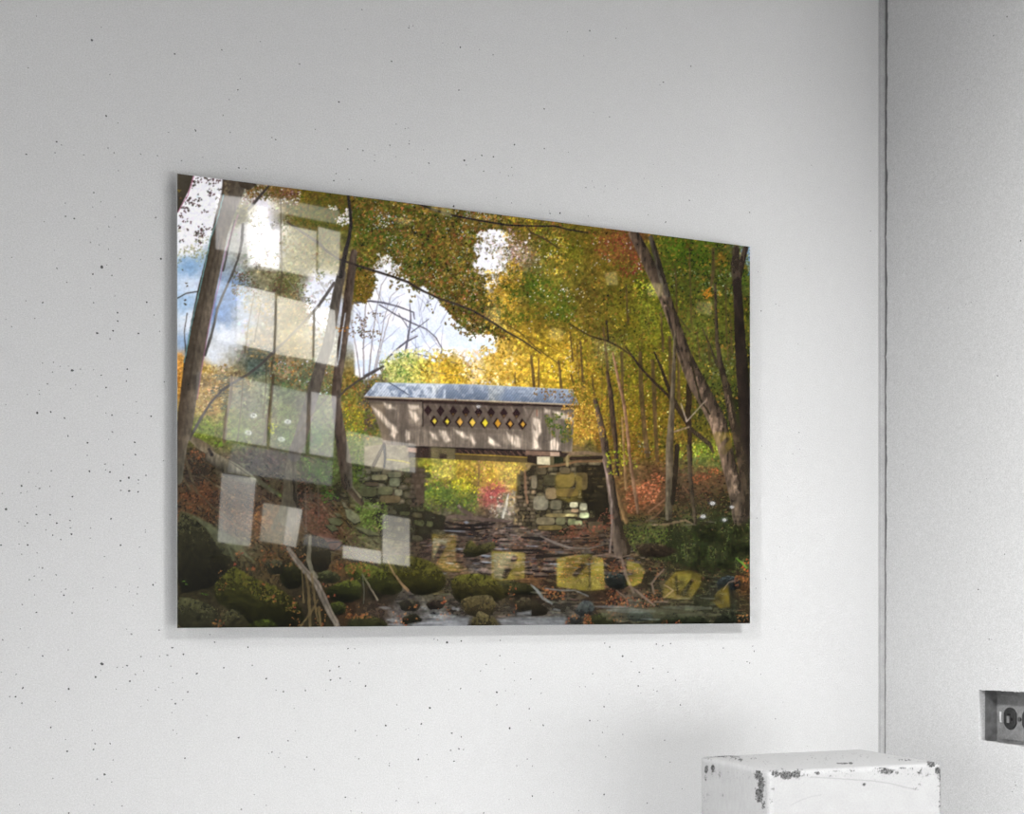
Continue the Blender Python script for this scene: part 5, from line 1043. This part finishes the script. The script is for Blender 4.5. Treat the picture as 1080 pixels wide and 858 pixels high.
# ================================================================ distressed white box standing in the corner
HB = .225
def drop(px, py):                                        # point of the box's top seen at this pixel
    d = ray(px, py); return CAM+d*(-HB/d.z)
FLc, FRc, BLc = drop(811, 813.5), drop(994.5, 804), drop(741, 797)
ex = (FRc-FLc); WB = ex.length; ex.normalize(); ey = Vector((-ex.y, ex.x, 0)); DB = (BLc-FLc).dot(ey)
ZT = CAM.z-HB
RB = .0075
def rbox_grid():
    ns = lambda a, b_, k: list(np.linspace(a, b_, k, endpoint=False))
    xs = ns(0, WB, 260)+[WB]; ys = ns(0, DB, 180)+[DB]; zs_ = ns(0, ZT-.09, 12)+list(np.linspace(ZT-.09, ZT, 90))
    idx = {}; vs_ = []; fs = []
    def vid(i, j, k):
        key = (i, j, k)
        if key not in idx:
            p = np.array([xs[i], ys[j], zs_[k]]); lo_ = np.array([RB, RB, RB]); hi_ = np.array([WB-RB, DB-RB, ZT-RB])
            q = np.clip(p, lo_, hi_); d = p-q; n_ = np.linalg.norm(d)
            if n_ > 1e-9: p = q+d/n_*RB
            idx[key] = len(vs_); vs_.append(p)
        return idx[key]
    X, Y, Z = len(xs)-1, len(ys)-1, len(zs_)-1
    for i in range(X):
        for k in range(Z):
            fs.append((vid(i, 0, k), vid(i+1, 0, k), vid(i+1, 0, k+1), vid(i, 0, k+1))); fs.append((vid(i+1, Y, k), vid(i, Y, k), vid(i, Y, k+1), vid(i+1, Y, k+1)))
    for j in range(Y):
        for k in range(Z):
            fs.append((vid(0, j+1, k), vid(0, j, k), vid(0, j, k+1), vid(0, j+1, k+1))); fs.append((vid(X, j, k), vid(X, j+1, k), vid(X, j+1, k+1), vid(X, j, k+1)))
    for i in range(X):
        for j in range(Y):
            fs.append((vid(i, j, Z), vid(i+1, j, Z), vid(i+1, j+1, Z), vid(i, j+1, Z))); fs.append((vid(i, j+1, 0), vid(i+1, j+1, 0), vid(i+1, j, 0), vid(i, j, 0)))
    return np.array(vs_), fs
Vb, Fb = rbox_grid()
Wb = np.array(FLc)[None]*np.array([1, 1, 0])+Vb[:, :1]*np.array(ex)+Vb[:, 1:2]*np.array(ey)+Vb[:, 2:]*np.array([0, 0, 1])
bx, by = project(Wb)
# chipped paint: hand-placed areas of wear (x, y, half width, half height, strength) broken up by grain
def hashn(x, y, c, seed):
    r = np.random.RandomState(seed); T = r.rand(256, 256); x = x/c; y = y/c
    xi = np.floor(x).astype(int); yi = np.floor(y).astype(int); fx = x-xi; fy = y-yi; fx = fx*fx*(3-2*fx); fy = fy*fy*(3-2*fy)
    g = lambda a, b_: T[a % 256, b_ % 256]
    return (g(xi, yi)*(1-fx)+g(xi+1, yi)*fx)*(1-fy)+(g(xi, yi+1)*(1-fx)+g(xi+1, yi+1)*fx)*fy
wear = np.zeros(len(Vb))
for (cx, cy, hx, hy, s) in [(748, 799, 6, 3, .5), (760, 797, 11, 1.3, .8), (773, 799, 5, 3, .55), (781, 801, 3, 2.4, .7), (795, 799.5, 4, 1.2, .6), (745, 811, 2, 5, .8), (752, 810, 2.4, 5, .8), (759, 816, 2, 5, .5), (744, 823, 1, 14, .5), (743, 840, 1, 20, .35),
                            (800, 817, 4.4, 5, .95), (803, 827, 4, 9, .85), (801, 838, 4.4, 9, .9), (805, 848, 2.5, 8, .55), (796, 830, 3, 10, .35), (807, 815, 2, 3, .5), (750, 832, 6, 14, .2), (762, 838, 2, 2, .5),
                            (818, 815.5, 5, 4.4, .75), (829, 817, 7, 4.6, 1.0), (839, 816, 6, 4.4, .85), (848, 817, 5, 3, .45), (825, 810.6, 4, 1.4, .55), (844, 811, 5, 1, .5), (862, 815, 3, 2, .7), (856, 819, 7, 1, .4), (815, 831, 2, 3, .5), (813, 844, 3, 4, .45),
                            (898, 812, 5, 1.4, .6), (880, 813, 8, 1.4, .45), (889, 804.6, 8, 1, .85), (897, 804.4, 2.5, 1.4, .9), (921, 812.5, 4, 2, .45), (935, 813, 9, 3, .85), (929, 810, 7, 1.2, .6), (945, 815, 4, 3, .5), (952, 809.6, 6, 1, .55), (962, 810, 5, 1.4, .5),
                            (970, 813, 4, 5, .5), (955, 801, 9, 1.6, .5), (982, 805, 4.4, 4, .95), (989, 804, 4, 3, .6), (989, 812, 3.5, 4, .8), (991, 820, 2.4, 7, .65), (992, 833, 1.8, 12, .55), (991, 850, 1.6, 9, .5), (971, 826, 3, 7, .4), (965, 831, 3, 2, .5), (978, 817, 3, 3, .5),
                            (911.5, 827, 1.8, 1.6, 1.0), (958, 857, 3, 2, .4), (876, 818, 3, 1.4, .4), (812, 813, 3, 1.4, .5)]:
    wear = np.maximum(wear, s*np.exp(-(((bx-cx)/hx)**2+((by-cy)/hy)**2)**1.5*.7))
gr = hashn(bx, by, 1.1, 3)*.45+hashn(bx*.9, by*.5, .8, 4)*.35+hashn(bx, by*.6, 3, 5)*.2
fleck = np.clip((hashn(bx, by, .9, 21)*.6+hashn(bx, by, 2.2, 22)*.4-.70)*9, 0, 1)*.45*np.exp(-np.minimum.reduce([np.abs(by-816), np.abs(bx-806)*1.0, np.abs(bx-744), np.abs(bx-990), np.abs(by-799)])/5)
m1 = np.clip(np.maximum((wear-gr*.86)*4.5+.05, 0)*(wear > .1)+fleck, 0, 1)
m1 *= .5+.7*hashn(bx, by*.8, .9, 8); m1 = np.clip(m1, 0, 1)
# fine drawn scratches: one long arc across the front, a second lower down
def arc(pts, wd):
    d = np.full(len(bx), 1e9)
    for (x0, y0), (x1, y1) in zip(pts[:-1], pts[1:]):
        t = np.clip(((bx-x0)*(x1-x0)+(by-y0)*(y1-y0))/((x1-x0)**2+(y1-y0)**2), 0, 1)
        d = np.minimum(d, np.hypot(bx-x0-t*(x1-x0), by-y0-t*(y1-y0)))
    return np.clip(1.2-d/wd, 0, 1)
sc_ = np.maximum.reduce([arc([(856, 819), (873, 820), (895, 821.5), (920, 823), (940, 826), (955, 830), (969, 832.5)], .7)*.26, arc([(834, 849), (845, 843), (858, 839), (866, 838)], .6)*.16,
                         arc([(762, 797.4), (741, 799)], .5)*.4, arc([(764, 796), (780, 798)], .7)*.6])
clean = (Vb[:, 2] > ZT-.1)
m1 = np.clip(np.maximum(m1, sc_), 0, 1)*clean
streak = (hashn(bx*3, by*.35, 3, 11)-.5)*.09*(Vb[:, 0] < RB)+(hashn(bx, by, 12, 12)-.5)*.06
base_c = np.clip(.355*(1+streak), 0, 1)
base_c = np.where(Vb[:, 0] < RB*.5, base_c*1.0, base_c)
base_c = np.where(Vb[:, 2] > ZT-.0005, base_c*1.06, base_c)
colb = base_c*(1-m1)+.035*m1
mb_ = bpy.data.materials.new('chipped_white_paint'); mb_.use_nodes = True; N = mb_.node_tree.nodes; L = mb_.node_tree.links
at = N.new('ShaderNodeAttribute'); at.attribute_name = 'paint'; bs = N['Principled BSDF']; bs.inputs['Roughness'].default_value = .6; bs.inputs['Specular IOR Level'].default_value = .2
nn = N.new('ShaderNodeTexNoise'); nn.inputs['Scale'].default_value = 500; nn.inputs['Detail'].default_value = 4
tc = N.new('ShaderNodeTexCoord'); L.new(tc.outputs['Object'], nn.inputs['Vector'])
mr = N.new('ShaderNodeMapRange'); mr.inputs['From Min'].default_value = .3; mr.inputs['From Max'].default_value = .7; mr.inputs['To Min'].default_value = .95; mr.inputs['To Max'].default_value = 1.05
L.new(nn.outputs['Fac'], mr.inputs['Value']); sv = N.new('ShaderNodeVectorMath'); sv.operation = 'SCALE'
L.new(at.outputs['Color'], sv.inputs[0]); L.new(mr.outputs[0], sv.inputs['Scale']); L.new(sv.outputs[0], bs.inputs['Base Color'])
bu = N.new('ShaderNodeBump'); bu.inputs['Strength'].default_value = .4; bu.inputs['Distance'].default_value = .0006; L.new(nn.outputs['Fac'], bu.inputs['Height']); L.new(bu.outputs[0], bs.inputs['Normal'])
Vw = Wb-np.array([FLc.x, FLc.y, 0])
bo = mesh_obj('wooden_box', Vw, Fb, mb_, smooth=True); bo.location = (FLc.x, FLc.y, 0)
ca = bo.data.color_attributes.new('paint', 'FLOAT_COLOR', 'POINT')
ca.data.foreach_set('color', np.stack([colb, colb, colb, np.ones_like(colb)], -1).astype(np.float32).ravel())
tag(bo, 'tall white painted box with chipped worn edges standing in the wall corner', 'box')

# ================================================================ sunken double socket
M_steel = mat('dull_steel', (.26, .26, .26), .45, .5, nz=[(90, .75, 1.25)], bump=(300, .3, .0006))
M_plate = mat('grey_metal_plate', (.22, .22, .22), .5, .2, nz=[(120, .8, 1.2), (500, .85, 1.15)], bump=(400, .4, .0005))
M_black = mat('black_bakelite', (.018, .018, .018), .45, nz=[(200, .6, 1.6)])
M_slot = mat('socket_slot', (.004, .004, .004), .9)
M_screw = mat('screw_metal', (.10, .10, .10), .35, .7, nz=[(200, .8, 1.2)])
M_clip = mat('white_clip', (.62, .62, .62), .5, nz=[(200, .85, 1.1)])
XD = XD_
so = empty('electrical_socket', (XR+DPL, (HY0+HY1)/2, HZ0)); tag(so, 'sunken grey metal double electrical socket with dark oval outlets in the side wall', 'socket')
b = MB(); t = .0014; xa, xb = XR+DPL+.0001, XD+.002
ya, yb_, za, zb = HY0+.0002, HY1, HZ0-.0014, HZ1+.0034
b.box(xa, ya, za, xb, ya+t, zb); b.box(xa, yb_-t, za, xb, yb_, zb); b.box(xa, yb_, za-t, xb, ya, za); b.box(xa, yb_, zb, xb, ya, zb+t); b.box(xb, yb_-t, za-t, xb+t, ya+t, zb+t)
under(so, b.build('steel_box', M_steel))
def tw(px, py, x=XD): return on_x(px, py, x)
c1 = tw(1066, 757.2); c2 = c1+Vector((0, -.0385, 0))
b = MB(); b.box(XD, HY1+.006, HZ0+.0022, XD+.0012, HY0-.0035, HZ1-.0075); b.box(XD-.0015, HY1+.006, HZ1-.0075, XD, HY0-.0035, HZ1-.0062)
for k in range(5): b.box(XD-.0008, c1.y+.006-k*.0045, HZ0+.0024+(k % 2)*.0022, XD, c1.y+.0095-k*.0045, HZ0+.0046+(k % 2)*.0028)
under(so, b.build('mounting_plate', M_plate))
def oval(c, ry, rz, x, th, n=28, flat=.80):
    P_ = []
    for k in range(n):
        a = 2*math.pi*k/n; P_.append((x, c.y+max(-ry*flat*1.12, min(ry*flat*1.12, ry*math.cos(a))), c.z+rz*math.sin(a)))
    return P_
def ring(mb, A, B, n):
    for k in range(n): mb.quad(A[k], A[(k+1) % n], B[(k+1) % n], B[k])
for c in (c1, c2):
    b = MB(); A = oval(c, .0143, .0172, XD, 0); B = oval(c, .0143, .0172, XD-.0022, 0); Cc = oval(c, .0125, .0152, XD-.0030, 0)
    ring(b, A, B, 28); ring(b, B, Cc, 28); b.ngon(Cc)
    r_ = under(so, b.build('outlet', M_black)); r_['label'] = 'black oval outlet face'
    for (dy, dz, hy, hz, nm) in [(.0005, .0062, .0011, .0040, 'slot'), (.0005, -.0062, .0011, .0034, 'slot')]:
        s_ = MB(); s_.box(XD-.0034, c.y+dy-hz*.55-.001, c.z+dz-hy, XD-.0029, c.y+dy+hz*.55+.001, c.z+dz+hy*1.0)
        q = s_.build(nm, M_slot); q.parent = r_
    s_ = MB(); g = Vector((0, c.y-.0048, c.z-.001)); s_.prism([(XD-.0034, g.y+.0026*math.cos(k*.785), g.z+.0028*math.sin(k*.785)) for k in range(8)], (.0005, 0, 0))
    q = s_.build('earth_hole', M_slot); q.parent = r_
    s_ = MB(); s_.box(XD-.0046, c.y-.0010, c.z-.0070, XD-.0030, c.y+.0040, c.z+.0035)
    q = s_.build('raised_contact', M_plate); q.parent = r_
cs = (c1+c2)/2
b = MB(); b.prism([(XD, cs.y+.0034*math.cos(k*.5236), cs.z+.0034*math.sin(k*.5236)) for k in range(12)], (-.0022, 0, 0)); b.box(XD-.0024, cs.y-.0026, cs.z-.0004, XD-.0021, cs.y+.0026, cs.z+.0004)
under(so, b.build('screw', M_screw))
wc = tw(1056.6, 755.6)
b = MB(); b.prism([(XD-.001, wc.y+.0022, wc.z+.0085), (XD-.001, wc.y-.0014, wc.z+.0078), (XD-.001, wc.y-.0006, wc.z-.0020), (XD-.001, wc.y-.0016, wc.z-.0085), (XD-.001, wc.y+.0014, wc.z-.0082), (XD-.001, wc.y+.0020, wc.z)], (-.0016, 0, 0))
q = under(so, b.build('clip', M_clip)); q['label'] = 'small white clip'

# ================================================================ across the room: what the glossy print mirrors
def mir(px, py, y=YB+.02):
    """the point of the opposite wall whose mirror image in the print's face is seen at this pixel"""
    Q = on_y(px, py, YF); d = Vector((Q.x-CAM.x, -(Q.y-CAM.y), Q.z-CAM.z)); return Q+d*((y-Q.y)/d.y)
def pane(P_, m, parent, th=.006, name='pane', y=YB+.02):
    b_ = MB(); b_.prism([mir(x, yy_, y) for x, yy_ in P_], (0, -th, 0)); return under(parent, b_.build(name, m))
def winset(name, label, panes, gr_):
    xs_ = [mir(x, y_).x for P_, _ in panes for x, y_ in P_]; zz = [mir(x, y_).z for P_, _ in panes for x, y_ in P_]
    r_ = empty(name, (sum(xs_)/len(xs_), YB, min(zz))); tag(r_, label, None, None, 'structure')
    b_ = MB(); b_.box(min(xs_)-.03, YB+.002, min(zz)-.03, max(xs_)+.03, YB+.012, max(zz)+.03); under(r_, b_.build('window_frame', M_frame))
    for P_, s_ in panes: pane(P_, PM[s_], r_)
PM = {}
for k, (col, st, nz_) in {'a': ((1, .98, .96), .55, (.7, 1.2)), 'b': ((1, .97, .88), 1.0, (.8, 1.1)), 'c': ((1, .95, .80), .82, (.7, 1.2)), 'd': ((1, .99, .93), .40, (.7, 1.25)), 'e': ((1, .93, .76), 1.0, (.5, 1.35)), 'h': ((1, .92, .76), .52, (.6, 1.3)), 'i': ((1, .95, .84), .62, (.6, 1.3)), 'f': ((.95, .97, 1), .14, (.7, 1.2)), 'g': ((1, .98, .80), .34, (.6, 1.3))}.items():
    PM[k] = glow('daylight_pane_'+k, col, PANE*st, nz_, 4)
winset('window_1', 'tall multi-paned daylight window reflected in the left of the print', [
    ([(228, 205), (262, 209), (262, 268), (228, 262)], 'a'), ([(262, 214), (282, 219), (283, 240), (295, 243), (294, 284), (262, 277)], 'b'), ([(297, 236), (334, 244), (333, 292), (296, 285)], 'c'), ([(336, 239), (359, 245), (357, 290), (336, 286)], 'c'),
    ([(282, 207), (358, 222), (358, 236), (300, 225), (284, 218)], 'g'),
    ([(230, 296), (250, 300), (250, 362), (226, 357)], 'd'), ([(250, 300), (290, 309), (288, 371), (250, 362)], 'b'), ([(293, 312), (330, 321), (329, 379), (291, 373)], 'e'), ([(333, 323), (353, 327), (356, 386), (332, 381)], 'b'),
    ([(243, 396), (284, 405), (281, 470), (237, 463)], 'd'), ([(288, 406), (324, 414), (322, 478), (285, 471)], 'd'), ([(329, 413), (355, 418), (351, 482), (327, 478)], 'a'),
    ([(208, 392), (241, 396), (236, 462), (204, 455)], 'f'), ([(246, 467), (351, 486), (350, 512), (240, 497)], 'f')], 0)
winset('window_2', 'smaller daylight window reflected left of the bridge end', [
    ([(366, 454), (384, 458), (384, 490), (366, 487)], 'g'), ([(384, 458), (404, 462), (403, 493), (384, 490)], 'h'), ([(404, 464), (438, 468), (438, 498), (404, 494)], 'd')], 0)
winset('window_3', 'lower daylight window reflected over the leafy bank', [
    ([(234, 499), (270, 504), (264, 576), (230, 571)], 'd'), ([(278, 530), (304, 534), (299, 574), (274, 570)], 'g'), ([(304, 534), (319, 537), (312, 577), (299, 574)], 'i'), ([(322, 563), (360, 570), (360, 580), (320, 574)], 'f')], 0)
winset('window_4', 'lower daylight window reflected beside the left stone abutment', [
    ([(362, 575), (402, 581), (402, 594), (362, 588)], 'i'), ([(404, 542), (432, 547), (432, 597), (404, 593)], 'i')], 0)
# long low glowing panel, added out of view as fill light from below
r_ = empty('low_fill_panel', (1.9, YB, .12)); tag(r_, 'long low fill light panel added across the room', None, None, 'structure')
b = MB(); b.box(.36, YB+.002, .08, 3.46, YB+.012, 1.04); under(r_, b.build('window_frame', M_frame))
PL = glow('low_fill_glow', (1, 1, 1), LOW_FILL, (.95, 1.05), 2)
for k in range(2):
    b = MB(); x0 = .40+k*1.54; b.box(x0, YB+.014, .12, x0+1.48, YB+.02, 1.0); under(r_, b.build('pane', PL))
r_ = empty('side_fill_panel', (XL, -2.0, .3)); tag(r_, 'added fill light panel at the left end of the room', None, None, 'structure')  # unseen glowing panel, added to light the side wall from the left
b = MB(); b.box(XL+.002, -3.3, .26, XL+.012, -.7, 1.74); under(r_, b.build('window_frame', M_frame))
PL2 = glow('side_fill_glow', (1, 1, 1), LEFT_FILL, (.95, 1.05), 2)
for k in range(2):
    b = MB(); y0 = -3.26+k*1.27; b.box(XL+.014, y0, .3, XL+.02, y0+1.22, 1.7); under(r_, b.build('pane', PL2))
# amber glass panes, each crossed by a dark strut
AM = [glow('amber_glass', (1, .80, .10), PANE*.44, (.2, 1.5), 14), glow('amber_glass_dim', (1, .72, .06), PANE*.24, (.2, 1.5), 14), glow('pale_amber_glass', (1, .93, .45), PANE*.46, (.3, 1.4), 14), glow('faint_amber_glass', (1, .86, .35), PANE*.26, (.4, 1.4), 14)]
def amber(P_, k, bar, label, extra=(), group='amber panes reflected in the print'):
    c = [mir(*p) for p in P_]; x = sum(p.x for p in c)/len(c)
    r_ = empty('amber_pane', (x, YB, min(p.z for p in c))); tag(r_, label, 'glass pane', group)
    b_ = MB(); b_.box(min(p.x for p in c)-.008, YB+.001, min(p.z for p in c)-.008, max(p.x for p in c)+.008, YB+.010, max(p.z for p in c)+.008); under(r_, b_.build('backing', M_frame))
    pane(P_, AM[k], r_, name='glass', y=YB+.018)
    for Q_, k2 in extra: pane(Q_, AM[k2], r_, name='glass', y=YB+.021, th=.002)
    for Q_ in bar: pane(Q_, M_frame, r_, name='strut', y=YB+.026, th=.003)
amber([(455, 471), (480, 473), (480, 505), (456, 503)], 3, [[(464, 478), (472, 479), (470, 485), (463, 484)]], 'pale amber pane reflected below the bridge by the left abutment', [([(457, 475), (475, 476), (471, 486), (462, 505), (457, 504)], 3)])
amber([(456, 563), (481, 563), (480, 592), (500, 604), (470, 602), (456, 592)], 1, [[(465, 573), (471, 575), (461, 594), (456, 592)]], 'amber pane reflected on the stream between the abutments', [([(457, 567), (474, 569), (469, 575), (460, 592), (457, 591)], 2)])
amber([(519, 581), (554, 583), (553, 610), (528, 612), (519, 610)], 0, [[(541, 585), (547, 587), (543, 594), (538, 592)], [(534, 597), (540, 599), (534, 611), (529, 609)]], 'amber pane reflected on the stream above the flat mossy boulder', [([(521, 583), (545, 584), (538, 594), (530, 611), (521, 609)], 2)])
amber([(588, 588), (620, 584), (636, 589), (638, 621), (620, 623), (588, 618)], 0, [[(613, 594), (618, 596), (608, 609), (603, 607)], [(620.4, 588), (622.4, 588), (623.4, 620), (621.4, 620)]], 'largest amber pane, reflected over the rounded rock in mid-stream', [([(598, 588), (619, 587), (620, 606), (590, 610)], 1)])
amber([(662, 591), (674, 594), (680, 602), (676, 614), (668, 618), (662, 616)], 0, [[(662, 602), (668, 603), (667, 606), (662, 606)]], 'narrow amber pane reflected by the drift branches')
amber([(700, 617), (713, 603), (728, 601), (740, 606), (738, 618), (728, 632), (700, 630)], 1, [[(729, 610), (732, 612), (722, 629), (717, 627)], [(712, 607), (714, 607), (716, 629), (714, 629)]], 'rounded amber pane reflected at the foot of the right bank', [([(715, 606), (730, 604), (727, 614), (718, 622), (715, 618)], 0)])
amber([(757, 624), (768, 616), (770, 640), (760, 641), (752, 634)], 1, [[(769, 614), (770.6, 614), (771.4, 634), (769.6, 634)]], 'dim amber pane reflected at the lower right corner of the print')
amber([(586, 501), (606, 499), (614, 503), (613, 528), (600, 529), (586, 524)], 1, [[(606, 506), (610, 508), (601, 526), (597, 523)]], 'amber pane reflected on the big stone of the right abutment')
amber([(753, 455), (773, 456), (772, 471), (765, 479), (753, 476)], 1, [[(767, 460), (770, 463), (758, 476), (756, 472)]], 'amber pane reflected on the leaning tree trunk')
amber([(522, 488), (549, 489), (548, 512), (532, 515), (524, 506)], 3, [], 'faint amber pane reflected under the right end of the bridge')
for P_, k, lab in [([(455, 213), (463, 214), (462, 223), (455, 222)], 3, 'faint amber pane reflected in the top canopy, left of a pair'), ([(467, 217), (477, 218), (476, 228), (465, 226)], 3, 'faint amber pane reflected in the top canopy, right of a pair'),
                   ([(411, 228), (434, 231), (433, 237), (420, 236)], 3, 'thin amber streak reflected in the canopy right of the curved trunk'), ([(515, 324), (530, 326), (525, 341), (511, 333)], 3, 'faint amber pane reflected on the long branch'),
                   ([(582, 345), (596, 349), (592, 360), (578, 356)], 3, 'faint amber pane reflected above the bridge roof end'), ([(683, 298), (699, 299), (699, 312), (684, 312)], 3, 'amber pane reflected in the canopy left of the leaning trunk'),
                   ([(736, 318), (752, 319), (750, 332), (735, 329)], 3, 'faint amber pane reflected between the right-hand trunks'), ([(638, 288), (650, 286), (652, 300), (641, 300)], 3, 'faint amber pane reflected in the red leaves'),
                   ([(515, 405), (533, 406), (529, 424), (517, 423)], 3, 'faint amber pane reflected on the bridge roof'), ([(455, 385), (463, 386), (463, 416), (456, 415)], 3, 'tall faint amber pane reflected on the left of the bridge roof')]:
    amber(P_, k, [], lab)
# small round ring lamps
M_ring = mat('lamp_ring', (.8, .8, .8), .4, emit=((1, 1, 1), PANE*1.15)); M_lens = mat('lamp_lens', (.3, .3, .3), .2, emit=((1, 1, 1), PANE*.2))
def ring_lamp(px, py, r, label):
    c = mir(px, py, YB+.03); R = r
    o = empty('ring_lamp', (c.x, YB, c.z)); tag(o, label, 'lamp', 'small round lamps reflected in the print')
    R *= .86; b_ = MB(); n_ = 24; k_ = 8
    for i in range(n_):
        for j in range(k_):
            def pt(i, j):
                a, t_ = 2*math.pi*i/n_, 2*math.pi*j/k_; q_ = R*.72+R*.24*math.cos(t_)
                return (c.x+q_*math.cos(a)*1.15, c.y+R*.3*math.sin(t_), c.z+q_*math.sin(a)*.72)
            b_.quad(pt(i, j), pt(i+1, j), pt(i+1, j+1), pt(i, j+1))
    under(o, b_.build('lamp_ring', M_ring, smooth=True))
    b_ = MB(); b_.prism([(c.x+R*.5*math.cos(i*.524), c.y-.002, c.z+R*.3*math.sin(i*.524)) for i in range(12)], (0, -.004, 0)); under(o, b_.build('lens', M_lens))
    b_ = MB(); b_.prism([(c.x+R*.8*math.cos(i*.524), c.y-.006, c.z+R*.5*math.sin(i*.524)) for i in range(12)], (0, YB-c.y+.006, 0)); under(o, b_.build('housing', M_frame))
for px, py, r, lab in [(267.5, 438, .0150, 'round lamp reflected left of the trunk, upper of the left pair'), (262, 456, .0150, 'round lamp reflected left of the trunk, lower of the left pair'), (303.5, 444.5, .0150, 'round lamp reflected in the middle window pane, upper of two'),
                       (297, 463, .0145, 'round lamp reflected in the middle window pane, lower of two'), (751.5, 530.5, .0135, 'round lamp reflected on the right bank, topmost of four'), (741.5, 544.5, .0135, 'round lamp reflected on the right bank, leftmost of four'),
                       (772, 534.5, .0105, 'round lamp reflected against the foot of the leaning trunk'), (764, 548, .0115, 'round lamp reflected on the right bank, lowest of four'), (504.5, 428.5, .0090, 'round lamp reflected at the right end of the bridge lattice')]:
    ring_lamp(px, py, r, lab)
